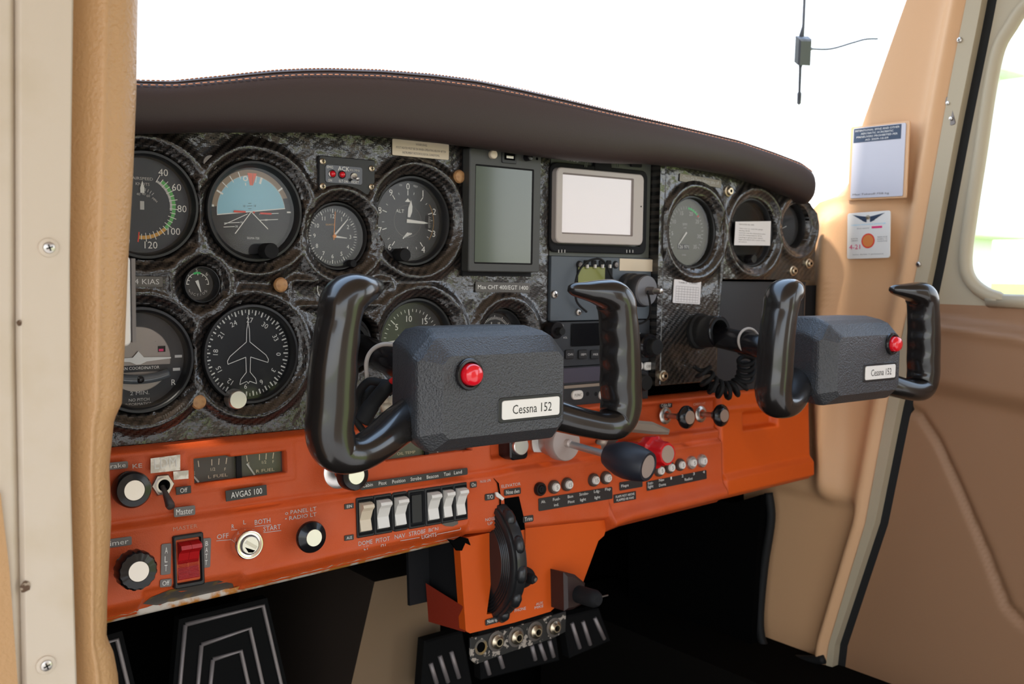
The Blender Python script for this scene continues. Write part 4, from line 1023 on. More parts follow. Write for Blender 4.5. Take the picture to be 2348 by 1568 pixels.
MB().lathe([(.0032, .0018), (.0030, .0028), (.0014, .0030), (.0012, .0075), (.0014, .0095), (0, .0104)], STEEL, T(ix+iw*.26, iy, 0) @ R(20, 'X'), 16).build('toggle', rt)
for i, (sx, sy) in enumerate(((-1, .55), (-1, -.55), (1, .42), (1, -.42))):
    mb = MB(); x = sx*w*.45-(.0008 if sx > 0 else -.0004); mb.lathe([(.0026, .0012), (.0026, .0022), (.0016, .0028), (0, .0030)], BRASS, T(x, sy*h*.62, 0), 18)
    for a in (0, 90): mb.box((0, 0, .0029), (.0030, .0006, .0004), DARKV, T(x, sy*h*.62, 0) @ R(a))
    mb.build('screw', rt)
# ---- white printed outline on the panel
mb = MB(); o = [at(FU, x, y, .001) for x, y in ((728, 655), (727, 664), (731, 677), (738, 683), (760, 683))]
for a, b in zip(o, o[1:]): mb.line(a, b, .0007, .0015, WHTD, FU)
tag(mb.build('painted_mark'), 'thin white painted hook mark behind the left yoke grip', 'mark')
# ================================================================ tall tablet display
def boxframe(F, corners, h):
    q = [at(F, x, y, h) for x, y in corners]; cx = sum(p[0] for p in q)/4; cy = sum(p[1] for p in q)/4
    w = ((q[1][0]-q[0][0])+(q[2][0]-q[3][0]))/2; hh = ((q[0][1]-q[3][1])+(q[1][1]-q[2][1]))/2
    a = math.degrees(math.atan2((q[1][1]-q[0][1])+(q[2][1]-q[3][1]), (q[1][0]-q[0][0])+(q[2][0]-q[3][0])))
    return F @ T(cx, cy, h) @ R(a*.5), w, hh
def ringbox(ow, oh, iw, ih, r, z0, z1, m, zin, msl, dx=0, dy=0):
    """picture frame: flat ring with a sloped inner rim down to zin"""
    mb = MB()
    def ol(w, h, r_, x=0, y=0, n=5):
        p = []
        for q, (sx, sy) in enumerate(((1, 1), (-1, 1), (-1, -1), (1, -1))):
            for i in range(n+1): t = math.pi/2*(q+i/n); p.append((x+sx*(w/2-r_)+r_*math.cos(t), y+sy*(h/2-r_)+r_*math.sin(t)))
        return p
    L_ = [(ol(ow, oh, r), z0), (ol(ow, oh, r), z1-.0008), (ol(ow-.0016, oh-.0016, r), z1)]
    mb.stack(L_, m, None, False, True, False)
    a = ol(ow-.0016, oh-.0016, r); b = ol(iw+.003, ih+.003, .0012, dx, dy); c_ = ol(iw, ih, .0006, dx, dy); n = len(a)
    vs_ = [(*p, z1) for p in a]+[(*p, z1) for p in b]+[(*p, zin) for p in c_]
    mb.add(vs_[:2*n], [(i, (i+1) % n, n+(i+1) % n, n+i) for i in range(n)], m)
    mb.add(vs_[n:], [(i, (i+1) % n, n+(i+1) % n, n+i) for i in range(n)], msl)
    return mb
M, w, h = boxframe(FU, ((1082, 338), (1245, 356), (1234, 625), (1070, 622)), .014)
rt = root('tablet_display', M, 'tall dark grey tablet display with a blank greenish screen in the carbon panel', 'display')
q = [at(M, x, y, 0) for x, y in ((1095, 380), (1224, 392), (1216, 604), (1088, 600))]
sx = (q[0][0]+q[1][0]+q[2][0]+q[3][0])/4; sy = (q[0][1]+q[1][1]+q[2][1]+q[3][1])/4; sw = (q[1][0]-q[0][0]+q[2][0]-q[3][0])/2; sh = (q[0][1]-q[3][1]+q[1][1]-q[2][1])/2
ringbox(w, h, sw, sh, .002, -.0105, 0, TABF, -.0012, BLKM, sx, sy).build('frame', rt)
MB().rect(sx, sy, sw, sh, -.0011, TABS).build('screen', rt)
MB().box((0, -.002, -.0125), (w*.97, h+.004, .003), BLKM).build('back_plate', rt)
def lp(M, px, py, z=0): return at(M, px, py, z)
x, y = lp(M, 1131, 354, .002); MB().lathe([(.0040, 0), (.0040, .003), (.0034, .0038), (0, .004)], CREAM, T(x, y, 0), 22).build('cream_button', rt)
x, y = lp(M, 1167, 359); mb = MB(); mb.rbox((x, y, .0006), (.0170, .0125, .0012), .0014, BLK); mb.build('usb_surround', rt)
mb = MB(); mb.box((x, y, .0012), (.0120, .0065, .0006), DARKV); mb.build('usb_socket', rt); MB().box((x, y-.0006, .0016), (.0080, .0022, .0003), STEEL).build('usb_tongue', rt)
x, y = lp(M, 1211, 361, .003); MB().lathe([(.0034, 0), (.0032, .006), (.0026, .0068), (0, .007)], BLKG, T(x, y, 0), 20).build('black_button', rt)
x, y = lp(M, 1231, 364); MB().disc(.0014, .0002, DARKV, T(x, y, 0), 16).build('small_hole', rt)
# ================================================================ centre stack backing
mb = MB(); x0 = uE+.0005; x1 = uR-.0005
st = root('radio_stack_frame', FU @ T((x0+x1)/2, 0, 0), 'green grey mounting plate above the radios holding the silver framed navigator', 'mounting plate')
wS = x1-x0
yt_ = at(FU, 1380, 345)[1]; yb_ = at(FU, 1380, 589)[1]
MB().box((-.0035, (yt_+yb_)/2, -.003), (wS-.009, yt_-yb_, .004), PLATEG).build('plate', st)
MB().box((wS/2-.0035, (yt_+vb2)/2, .002), (.0065, yt_-vb2, .020), CARB2).build('carbon_side_strip', st)['label'] = 'carbon fibre side strip'
xx, yy = at(FU, 1293, 352); mb = MB(); mb.text('AIRGIZMOS', xx-(x0+x1)/2+.003, yy-.004, .0042, -.0009, WHTD, fit=.034, rot=-3); mb.build('lettering', st)
mb = MB()
for px in (1335, 1427): a_ = at(FU, px, 352); mb.box((a_[0]-(x0+x1)/2, a_[1], -.0008), (.0014, .016, .0006), BLKM)
mb.build('seam_lines', st)
# navigator dock
M, w, h = boxframe(FU, ((1262, 371), (1486, 392), (1482, 583), (1262, 578)), .003)
rt = root('navigator_dock', M, 'black rounded dock around the silver framed navigator', 'dock')
mb = ringbox(w, h, w*.86, h*.82, .008, -.006, 0, BLKM, -.0005, BLKM)
mb.build('surround', rt)
mb = MB(); mb.lathe([(.0120, -.003), (.0115, .0005), (.0100, .0012), (0, .0012)], BLKM, T(.002, h/2-.001, 0), 32); mb.build('thumb_tab', rt)
for px in (1340, 1344, 1414, 1418): x, y = lp(M, px, 375); MB().box((x, y, .0006), (.0009, .007, .0008), PLATEG).build('rib', rt)
for px in (1280, 1287, 1294, 1436, 1443, 1450): x, y = lp(M, px, 576); MB().box((x, y, .0006), (.0007, .003, .0006), WHTD).build('notch', rt)
x, y = lp(M, 1460, 375, .002); MB().rbox((x, y, .001), (.015, .007, .003), .0012, BLKM).build('catch', rt)
M, w, h = boxframe(FU, ((1276, 383), (1478, 400), (1474, 562), (1276, 557)), .010)
rt = root('satellite_navigator', M, 'navigator with silver frame and blank pale screen above the radios', 'navigator')
q = [lp(M, *p) for p in ((1292, 401), (1451, 411), (1449, 538), (1292, 533))]
sx = sum(p[0] for p in q)/4; sy = sum(p[1] for p in q)/4; sw = (q[1][0]-q[0][0]+q[2][0]-q[3][0])/2; sh = (q[0][1]-q[3][1]+q[1][1]-q[2][1])/2
ringbox(w, h, sw, sh, .006, -.010, 0, GPSF, -.0022, GPSD, sx, sy).build('frame', rt); MB().rect(sx, sy, sw, sh, -.0021, GPSS).build('screen', rt)
MB().disc(.0008, .0002, DARKV, T(w/2-.004, h*.05, 0), 12).build('light_sensor', rt)
# ================================================================ intercom plate and radios
def unit(name, lb, p0, p1, m, cat='radio', hf=.003, x_in=.0005, x_out=None):
    """full width stack unit between photo heights p0 and p1 measured at x 1380"""
    ya = at(FU, 1380, p0, hf)[1]; yb = at(FU, 1380, p1, hf)[1]; xa = x0+x_in; xb = (x1-.0075) if x_out is None else x_out
    M = FU @ T((xa+xb)/2, (ya+yb)/2, hf); rt = root(name, M, lb, cat)
    MB().rbox((0, 0, -.006), (xb-xa, ya-yb-.0006, .012), .0008, m, ch=.0005).build('faceplate', rt)
    return rt, M, xb-xa, ya-yb
rt, M, w, h = unit('intercom_plate', 'blue grey blank plate with a small green display above the radios', 589, 734, PLATE, 'control panel')
def L(M, px, py, z=0): return at(M, px, py, z)
for i, px in enumerate((1328, 1343, 1361, 1378, 1395, 1411)):
    x, y = L(M, px, 607); mb = MB()
    if i in (0, 5): mb.lathe([(.0040, 0), (.0038, .001), (.0022, .0014)], BLKM, T(x, y, 0), 20, cap=False); mb.lathe([(.0030, 0), (.0026, .0022), (0, .0024)], DKSTEEL, T(x, y, 0), 16); mb.build('round_jack', rt)
    else: mb.rbox((x, y, .0006), (.0062, .0088, .0014), .0012, BLKM); mb.rbox((x, y-.0015, .0022), (.0018, .0036, .0030), .0006, WPLA); mb.build('slide_switch', rt)
x, y = L(M, 1363, 645); MB().rbox((x, y, .0005), (.048, .032, .0012), .0015, BLKM).build('display_surround', rt)
x, y = L(M, 1358, 642); MB().rect(x-.002, y, .036, .026, .0013, LCDG).build('green_display', rt)['label'] = 'olive green display'
q = [L(M, a, b) for a, b in ((1421, 592), (1505, 595), (1503, 624), (1419, 620))]
qx = sum(p[0] for p in q)/4; qy = sum(p[1] for p in q)/4
r2 = root('blank_sticker', M @ T(qx, qy, .0001) @ R(-.5), 'blank yellowed sticker at the top right of the intercom plate', 'label')
MB().rbox((0, 0, .0003), (q[1][0]-q[0][0], q[0][1]-q[3][1], .0005), .0006, PAPERY, ch=.0001).build('sticker', r2)
for px, py, lb in ((1270, 675, 'steel screw at the left of the intercom plate'), (1325, 716, 'pale round screw low on the intercom plate beside the yoke grip')):
    cross_screw('plate_screw', M, px, py, .0002, .0040 if px < 1300 else .0034, STEEL, lb, 'intercom plate screws')
# audio plug and lead
x, y = L(M, 1440, 665); r2 = root('audio_adapter', M @ T(x, y, 0) @ R(3, 'Y'), 'black cylindrical audio adapter with a chrome plug beside the right grip of the left yoke', 'adapter')
MB().lathe([(.0175, 0), (.0175, .008), (.0158, .010), (.0158, .015), (.0168, .016), (.0168, .022), (.0155, .024)], RADIO, None, 40).build('body', r2)
MB().lathe([(.0155, .024), (.0150, .0265), (.0060, .0268), (.0058, .027), (0, .027)], mat('adapter_end', (.14, .14, .15), .5), None, 40).build('end_cap', r2)
mb = MB(); mb.lathe([(.0042, .026), (.0040, .034), (.0036, .036)], DKSTEEL, None, 20); mb.lathe([(.0030, .036), (.0034, .040), (.0026, .045), (0, .046)], STEEL, None, 18); mb.build('plug', r2)
c1 = Vector(r2.matrix_world @ Vector((.0, -.002, .040)))
def w3(px, py, h): p = at(FU, px, py, h); return FU @ Vector((p[0], p[1], h))
mb = MB(); pts = [w3(*p) for p in ((1485, 668, .040), (1491, 700, .032), (1486, 730, .020), (1462, 742, .010), (1440, 720, .008), (1432, 690, .010), (1405, 640, .012), (1385, 600, .014), (1362, 594, .012), (1335, 610, .010), (1320, 645, .010), (1322, 690, .008), (1345, 715, .006))]
mb.tube(smooth_path(pts, 8), .0011, RUBBER, None, 7); tag(mb.build('audio_lead'), 'thin black lead looping from the chrome plug across the intercom plate', 'cable')
# radio 1
rt, M, w, h = unit('radio_transceiver', 'black radio with dark display and round knobs below the blue grey plate', 735, 836, RADIO)
x, y = L(M, 1343, 762); q = [L(M, a, b) for a, b in ((1309, 738), (1458, 740), (1458, 792), (1308, 791))]
MB().rbox((sum(p[0] for p in q)/4, sum(p[1] for p in q)/4, .0006), (q[1][0]-q[0][0], q[0][1]-q[3][1], .0012), .0012, SCRB, ch=.0003).build('display', rt)
def knob(M, rt, px, py, r, hh, m, name='knob', cap=None, flut=0, z=0, seg=32, pz=None):
    x, y = L(M, px, py, z+(pz if pz is not None else hh)); mb = MB(); fac = (lambda i, s: 1+.06*math.cos(flut*2*math.pi*i/s)) if flut else None
    mb.lathe([(r, z), (r, z+hh*.85), (r*.9, z+hh), (0, z+hh)], m, T(x, y, 0), max(seg, flut*6), fac=fac); mb.build(name, rt)
    if cap: MB().lathe([(r*.62, z+hh), (r*.60, z+hh*1.04), (0, z+hh*1.05)], cap, T(x, y, 0), 28).build('cap', rt)
knob(M, rt, 1279, 757, .0085, .010, BLKG); knob(M, rt, 1290, 760, .0040, .015, RUBBER, 'inner_knob')
knob(M, rt, 1492, 793, .0130, .012, BLKG); knob(M, rt, 1508, 796, .0090, .020, RUBBER, 'inner_knob')
for px, t in ((1304, 'CHN'), (1334, '08M'), (1362, 'MKR'), (1392, 'COM'), (1422, 'MON')):
    x, y = L(M, px, 812); mb = MB(); mb.rbox((x, y, .0012), (.0110, .0090, .0024), .0012, BLK, ch=.0004); mb.text(t, x, y, .0022, .0026, WHTD, fit=.0068); mb.build('key', rt)
mb = MB()
for px, py in ((1272, 741), (1289, 747), (1296, 774)): x, y = L(M, px, py); mb.text('VOL' if py > 760 else 'SQ', x, y, .0020, .0002, WHTD)
for px, py in ((1466, 764), (1487, 771), (1455, 805), (1470, 809)): x, y = L(M, px, py); mb.text('<>' if px == 1466 else 'SQ', x, y, .0020, .0002, WHTD)
mb.build('lettering', rt)
# radio 2
rt, M, w, h = unit('navigation_radio', 'violet grey radio with white oval keys in the middle of the stack', 836, 878, RADIO)
q = [L(M, a, b) for a, b in ((1290, 840), (1385, 841), (1385, 875), (1290, 878))]; MB().rbox((sum(p[0] for p in q)/4+.02, sum(p[1] for p in q)/4, .0006), (.098, (q[0][1]-q[3][1])*.9, .0012), .001, RADIOB, ch=.0003).build('display', rt)
for px, t in ((1462, 'CRS'), (1484, 'OBS')):
    x, y = L(M, px, 839); mb = MB(); mb.rbox((x, y, .0012), (.0125, .0085, .0024), .0035, WPLA, ch=.0005); mb.text(t, x, y, .0026, .0026, GREYL, fit=.0070); mb.build('key', rt)
rt, M, w, h = unit('transponder', 'black transponder with white oval keys at the bottom of the stack', 878, 925, RADIO)
for px, t in ((1322, 'FUNC'), (1384, 'VFR'), (1410, 'CLR')):
    x, y = L(M, px, 905); mb = MB(); mb.rbox((x, y, .0012), (.0145, .0090, .0024), .004, WPLA, ch=.0005); mb.text(t, x, y, .0028, .0026, GREYL, fit=.0090); mb.build('key', rt)
for px in (1347, 1366): x, y = L(M, px, 903); MB().disc(.0022, .0002, BLKM, T(x, y, 0), 16).build('light_sensor', rt)
x, y = L(M, 1340, 884); MB().box((x, y, .0004), (.055, .0030, .0008), mat('tan_strip', (.28, .22, .17), .5)).build('trim_line', rt)
knob(M, rt, 1474, 876, .0115, .008, RADIO, 'knob_base'); knob(M, rt, 1484, 878, .0085, .018, RUBBER)
# ================================================================ control yokes
def loft(path, m, seg=20, grooves=None, ex=.85):
    """sweep along (x, y, z, in-plane radius, depth radius); grooves(i_frac, angle) pushes the skin in"""
    P = [Vector(p[:3]) for p in path]; n = len(P); vs_ = []; fs = []
    for i in range(n):
        t = (P[min(i+1, n-1)]-P[max(i-1, 0)]).normalized(); z = Vector((0, 0, 1)); nn = Vector((-t.y, t.x, 0)).normalized(); b = t.cross(nn)
        for k in range(seg):
            a = 2*math.pi*k/seg; c_, s_ = math.cos(a), math.sin(a)
            c_ = math.copysign(abs(c_)**ex, c_); s_ = math.copysign(abs(s_)**ex, s_)
            g_ = grooves(P[i], a) if grooves else 0
            vs_.append(P[i]+nn*c_*(path[i][3]-g_)+b*s_*path[i][4])
    for i in range(n-1):
        for k in range(seg): j = (k+1) % seg; fs.append((i*seg+k, i*seg+j, (i+1)*seg+j, (i+1)*seg+k))
    fs += [tuple(range(seg))[::-1], tuple(range((n-1)*seg, n*seg))]
    return MB().add(vs_, fs, m, True)
def spl(keys, n=7):
    """Catmull-Rom on 5-component keys"""
    out = []
    for i in range(len(keys)-1):
        a = keys[max(i-1, 0)]; b = keys[i]; c = keys[i+1]; d = keys[min(i+2, len(keys)-1)]
        for k in range(n):
            t = k/n; out.append([.5*((2*b[j])+(c[j]-a[j])*t+(2*a[j]-5*b[j]+4*c[j]-d[j])*t*t+(3*b[j]-a[j]-3*c[j]+d[j])*t**3) for j in range(5)])
    out.append(list(keys[-1])); return out
GK = [(.036, -.028, -.028, .0150, .0150), (.060, -.0345, -.020, .0125, .0145), (.085, -.0425, -.007, .0108, .0140), (.104, -.0465, 0, .0105, .0140), (.1165, -.0440, 0, .0125, .0150), (.1215, -.0330, 0, .0140, .0158),
      (.1205, -.0150, 0, .0140, .0160), (.1195, .0050, 0, .0138, .0160), (.1175, .0250, 0, .0128, .0158), (.1155, .0360, 0, .0122, .0158), (.1135, .0450, 0, .0125, .0160), (.1075, .0505, -.001, .0118, .0160), (.0990, .0525, -.004, .0092, .0135), (.0905, .0535, -.009, .0066, .0100), (.0835, .0545, -.014, .0046, .0066), (.0805, .0550, -.0165, .0020, .0028)]
def grv(sx):
    def f(p, a):
        if -.036 < p.y < .046 and abs(p.x) > .10:
            w = max(0, math.cos(a)) if True else 0
            return .0016*w*(.5-.5*math.cos((p.y+.036)/.082*2*math.pi*4))*sstep(-.036, -.03, p.y)*sstep(.046, .04, p.y)
        return 0
    return f
def octo(hw, y0, y1, ct, cb):
    return [(hw, y1-ct), (hw-ct, y1), (-hw+ct, y1), (-hw, y1-ct), (-hw, y0+cb), (-hw+cb, y0), (hw-cb, y0), (hw, y0+cb)]
def yoke(X0, bx, by, pxc, pyc, lab, extra=0):
    rt = root('control_yoke', FU @ T(X0, 0, .205), lab, 'yoke', None)
    mb = MB(); L_ = [(octo(.043, -.046, .026, .010, .006), -.058), (octo(.048, -.049, .0285, .012, .007), -.042), (octo(.0570, -.0505, .0290, .015, .008), -.016),
                     (octo(.0615, -.0510, .0262, .015, .010), -.004), (octo(.0620, -.0505, .0232, .014, .011), .003), (octo(.0500, -.0405, .0125, .0050, .0045), .0155)]
    mb.stack(L_, HUB); hb = mb.build('hub_cover', rt, bevel=.0022)
    # raised dark recess around the name plate and the button
    mb = MB(); mb.rbox((pxc, pyc, .0154), (.0560, .0170, .0012), .0030, BLK, ch=.0004); mb.build('plate_recess', rt)
    pl = MB().rbox((pxc, pyc, .0162), (.0500, .0128, .0014), .0018, WPLA, ch=.0003).build('name_plate', rt); pl['label'] = 'white name plate'
    MB().text('Cessna 152', pxc+.0005, pyc, .0062, .01705, BLKL, fit=.0340).build('lettering', pl)
    r = .0105; ring = MB().lathe([(r, .0150), (r, .0172), (r*.94, .0182), (r*.80, .0184), (r*.72, .0174), (r*.72, .0160)], BLKG, T(bx, by, 0), 36, cap=False).build('button_surround', rt)
    b_ = MB().lathe([(.0072, .0158), (.0072, .0200), (.0068, .0222), (.0056, .0238), (.0034, .0248), (0, .0251)], REDB, T(bx, by, 0), 32).build('push_button', rt); b_['label'] = 'glossy red push button'
    for sx in (1, -1):
        path = spl([(p[0], p[1]+(.002 if sx < 0 and i > 9 else 0), p[2], p[3], p[4]) for i, p in enumerate(GK)])
        g = grv(sx); mb = loft(path, GRIP, 24, lambda p, a: g(p, a))
        if sx < 0:
            mb.v = [Vector((-v.x, v.y, v.z)) for v in mb.v]; mb.f = [f[::-1] for f in mb.f]
        gp = mb.build('hand_grip', rt)
    # column running back to the panel
    a = Vector((0, -.0137, -.050)); b = Vector((0, .0045, -.200))
    MB().tube([a, b], .0118, BLKG, None, 28).build('column', rt)
    d = (b-a).normalized(); MB().tube([a+d*-.004, a+d*.012, a+d*.024, a+d*.030], [.0195, .0195, .0175, .013], BLKM, None, 28).build('column_collar', rt)
    p = a+d*.019+Vector((-.0172, -.002, 0)); MB().lathe([(.0052, 0), (.0052, .002), (.0036, .003), (.0030, .0008), (0, .0008)], DKSTEEL, T(*p) @ R(-90, 'Y'), 18).build('collar_bolt', rt)
    return rt
XL, XR = -.1772, .2490
yoke(XL, -.0308, .0006, .0212, -.0250, 'black control yoke in front on the left with the red button at its upper left')
yoke(XR, .0350, .0038, .0170, -.0221, 'smaller looking black control yoke farther right with the red button at its upper right')
# rubber boots where the columns enter the panel
def boot(X, Z, h0, h1, r0, r1, lb):
    M = FU @ T(X, Z, h0); rt = root('column_boot', M, lb, 'boot'); n = h1-h0
    MB().lathe([(r0*1.12, 0), (r0*1.12, .004), (r0, .006), (r0*.99, n*.5), (r1*1.06, n*.92), (r1, n), (r1*.8, n), (r1*.8, n*.6)], RUBBER, R(-3, 'X'), 40, cap=False).build('sleeve', rt)
    MB().lathe([(r1*1.02, n-.004), (r1*1.08, n-.003), (r1*1.08, n-.001), (r1*1.02, n)], BLKG, R(-3, 'X'), 40, cap=False).build('rim', rt)
boot(XL, .0045, -.002, .010, .0215, .018, 'black ring where the left yoke column enters the carbon panel')
boot(XR, .0045, .012, .042, .0175, .0155, 'long black rubber boot around the right yoke column at the panel')
# ---- cables around the columns
def W(px, py, h): p = at(FU, px, py, h); return FU @ Vector((p[0], p[1], h))
mb = MB(); pts = [W(*p) for p in ((925, 800, .135), (900, 790, .128), (872, 791, .120), (850, 806, .112), (840, 832, .108), (842, 870, .105))]
mb.tube(smooth_path(pts, 8), .0016, WIREW, None, 8); tag(mb.build('white_cable'), 'pale cable arching over the left yoke column', 'cable')
rt = root('cable_bundle', FU @ T(-.165, -.045, .09), 'coiled black cable bundle with a red wire end behind the left yoke', 'cable')
Mi = rt.matrix_world.inverted()
mb = MB(); pts = [W(*p) for p in ((900, 880, .13), (875, 878, .12), (845, 875, .11), (824, 900, .10), (822, 940, .09), (838, 965, .085), (870, 965, .085), (893, 930, .09), (885, 895, .10), (858, 888, .10), (838, 910, .10), (838, 945, .09), (860, 975, .085))]
mb.tube([Mi @ p for p in smooth_path(pts, 8)], .0030, RUBBER, None, 10); mb.build('black_coil', rt)
mb = MB(); pts = [W(*p) for p in ((800, 905, .08), (806, 930, .08), (820, 970, .08), (850, 1000, .08), (900, 1005, .08))]; mb.tube([Mi @ p for p in smooth_path(pts, 8)], .0026, RUBBER, None, 10); mb.build('loose_lead', rt)
mb = MB(); pts = [W(*p) for p in ((830, 965, .115), (855, 925, .12), (897, 875, .135))]; mb.tube([Mi @ p for p in smooth_path(pts, 8)], [.0062]*8+[.0055]*7+[.0030]*2, RUBBER, None, 12); mb.build('heat_shrink', rt)
mb = MB(); pts = [W(*p) for p in ((896, 876, .135), (912, 865, .139), (925, 856, .142))]; mb.tube([Mi @ p for p in pts], .0024, WIRER, None, 8); mb.build('red_wire', rt)['label'] = 'bright red wire'
mb = MB(); pts = [W(*p) for p in ((876, 910, .11), (892, 922, .11), (905, 912, .115), (925, 895, .12))]; mb.tube([Mi @ p for p in smooth_path(pts, 5)], .0030, CREAM, None, 8); mb.tube([Mi @ W(885, 918, .11), Mi @ W(886, 940, .105)], [.0055, .004], CREAM, None, 10); mb.build('cable_clip', rt)['label'] = 'cream plastic cable clip'
# right side: tie ring and coiled cord
c_ = Vector((XR, -.080, -.0012)); rt = root('cable_tie', Matrix.Translation(c_), 'pale cable tie ring around the right yoke column', 'cable tie')
mb = MB(); M_ = FU.to_3x3().to_4x4() @ R(-4, 'X'); mb.tube([M_ @ Vector((.0126*math.cos(a), .0126*math.sin(a)-.0, .003*math.cos(a))) for a in [2*math.pi*i/32 for i in range(33)]], .0014, WIREW, None, 7, cap=False); mb.build('ring', rt)
MB().box((.006, 0, 0), (.006, .004, .005), CREAM, M_ @ T(.004, -.0145, 0)).build('tie_lock', rt)
path = smooth_path([W(*p) for p in ((1726, 800, .075), (1712, 815, .070), (1712, 845, .062), (1705, 872, .055), (1685, 890, .050), (1660, 895, .046), (1630, 880, .040), (1612, 850, .036), (1610, 838, .034))], 60)
mb = MB(); pts = []; pn = Vector((0, 0, 1)); L_ = 0; acc = [0]
for a, b in zip(path, path[1:]): acc.append(acc[-1]+(b-a).length)
for i, p in enumerate(path):
    t = (path[min(i+1, len(path)-1)]-path[max(i-1, 0)]).normalized(); pn = (pn-t*pn.dot(t)).normalized(); b = t.cross(pn); a = acc[i]/.0092*2*math.pi
    pts.append(p+(pn*math.cos(a)+b*math.sin(a))*.0082)
mb.tube(pts, .0024, RUBBER, None, 7); tag(mb.build('coiled_cord'), 'black coiled cord hanging below the right yoke column', 'cable')
# ================================================================ controls on the orange panel
def solve_h(F, base, front, hi=.2, h0=0.0):
    """how far a knob on a straight shaft stands out: front and base share the same u"""
    ub = at(F, *base, h0)[0]; lo = h0
    for _ in range(40):
        m = (lo+hi)/2
        if at(F, *front, m)[0] > ub: lo = m
        else: hi = m
    return lo
def pxr(F, px, py, h, r):
    """metres for r photo pixels measured upright at that place"""
    a = at(F, px, py-r, h); b = at(F, px, py+r, h); return abs(a[1]-b[1])/2
SK = dict()
def pull_knob(name, lb, front, rpx, cpx, h, body=BLKG, prof='skirt', flut=0, F=FL, cap=ALU, group=None, base=None, cat='knob', ringm=None, hb=0.0, rb=.75):
    x, y = at(F, *front, h); r = pxr(F, *front, h, rpx); rc = pxr(F, *front, h, cpx)
    rt = root(name, F @ T(x, y, hb), lb, cat, group); n = h-hb
    if prof == 'skirt': P = [(r*.45, n-r*1.15), (r*.55, n-r*.85), (r*.98, n-r*.50), (r, n-r*.35), (r*.94, n-r*.22), (rc*1.12, n-.0004), (rc, n)]
    else: P = [(r*.55, n-r*1.2), (r*.62, n-r*.95), (r, n-r*.80), (r, n-r*.2), (r*.9, n-.0006), (rc*1.05, n)]
    fac = (lambda i, s: 1-.035*(math.cos(2*math.pi*flut*i/s) > .3)) if flut else None
    MB().lathe(P, body, None, max(48, flut*6), fac=fac, cap=True).build('knob_body', rt)
    MB().lathe([(rc, n-.0004), (rc*.96, n+.0005), (0, n+.0005)], cap, None, 36).build('cap', rt)['label'] = 'spun aluminium cap'
    if n > r*1.2+.003: MB().lathe([(.0030, 0), (.0030, n-r*1.1)], STEEL, None, 16).build('shaft', rt)
    MB().lathe([(r*rb, 0), (r*rb, .0012), (r*rb*.8, .0026), (r*.42, .0030), (r*.40, .001)], ringm or STEEL, None, 36, cap=False).build('bushing', rt)
    return rt
pull_knob('brake_knob', 'black knob with aluminium cap beside the EDM toggle switch, half behind the post', (308, 1124), 42, 24, .018, prof='round')
pull_knob('primer_knob', 'black ribbed primer knob with aluminium cap at the lower left of the orange panel', (318, 1310), 46, 24, .034, prof='round', flut=16, ringm=ALU, rb=1.0)
pull_knob('dimmer_knob', 'black knob under the PANEL LT lettering', (720, 1233), 37, 20, .026)
pull_knob('carburettor_heat_knob', 'black knob with aluminium cap just below the bottom corner of the left yoke', (817, 1090), 36, 21, .030, prof='round', ringm=ALU, rb=1.1)
hA = solve_h(FL, (1527, 962), (1584, 957)); hB = solve_h(FL, (1600, 948), (1655, 953))
pull_knob('cabin_air_knob', 'black cabin air knob with flared skirt, left of the pair on the orange panel', (1582, 957), 27, 16, hA, ringm=STEEL)
pull_knob('cabin_heat_knob', 'black cabin heat knob with flared skirt beside the glovebox door', (1661, 953), 26, 15, hB, ringm=STEEL)
# square backed knob under the hub
x, y = at(FL, 1194, 1027, .014); rt = root('square_knob', FL @ T(x, y, -.006), 'small black square knob with aluminium face under the left yoke hub', 'knob')
MB().rbox((0, 0, .009), (.021, .022, .018), .004, BLKG).build('body', rt); MB().lathe([(.0088, .018), (.0086, .021), (.008, .0215), (0, .0215)], ALU, T(0, .002, 0), 32).build('cap', rt)
# ---- throttle
hT = .112; x0_, y0_ = at(FL, 1303, 1016, .026); xf, yf = at(FL, 1487, 1070, hT)
rt = root('throttle', FL @ T(x0_, y0_, -.007), 'black barrel shaped throttle knob with a pale metal end on a long rod', 'throttle')
TB = mat('throttle_black', (.016, .018, .026), .42)
MB().lathe([(.0200, 0), (.0200, .003), (.0140, .005), (.0135, .020)], ALUM, None, 40).build('mounting_flange', rt)
MB().lathe([(.0165, .018), (.0172, .019), (.0172, .030), (.0165, .031), (.0040, .031), (.0040, .036), (.0028, .037)], mat('friction_lock_metal', (.52, .44, .40), .5, metal=.5), None, 44, fac=lambda i, s: 1).build('friction_lock', rt)
a = Vector((0, 0, .03)); b = Vector((xf-x0_, yf-y0_, hT+.007)); d = (b-a).normalized(); ln = (b-a).length
MR = Matrix.Translation(a) @ d.to_track_quat('Z', 'Y').to_matrix().to_4x4()
MB().lathe([(.0034, 0), (.0034, ln-.04)], ALUM, MR, 16).build('rod', rt)
k0 = ln-.046; MB().lathe([(.0060, k0), (.0100, k0+.001), (.0125, k0+.006), (.0160, k0+.016), (.0170, k0+.024), (.0162, k0+.034), (.0142, k0+.0435), (.0132, k0+.0460), (.0110, k0+.0462), (.0106, k0+.0450)], TB, MR, 48, cap=False).build('barrel_knob', rt)
MB().lathe([(.0108, k0+.0448), (.0104, k0+.0456), (0, k0+.0456)], mat('brushed_champagne', (.68, .60, .55), .38, metal=.7), MR, 40).build('end_cap', rt)['label'] = 'pale brushed metal end cap'
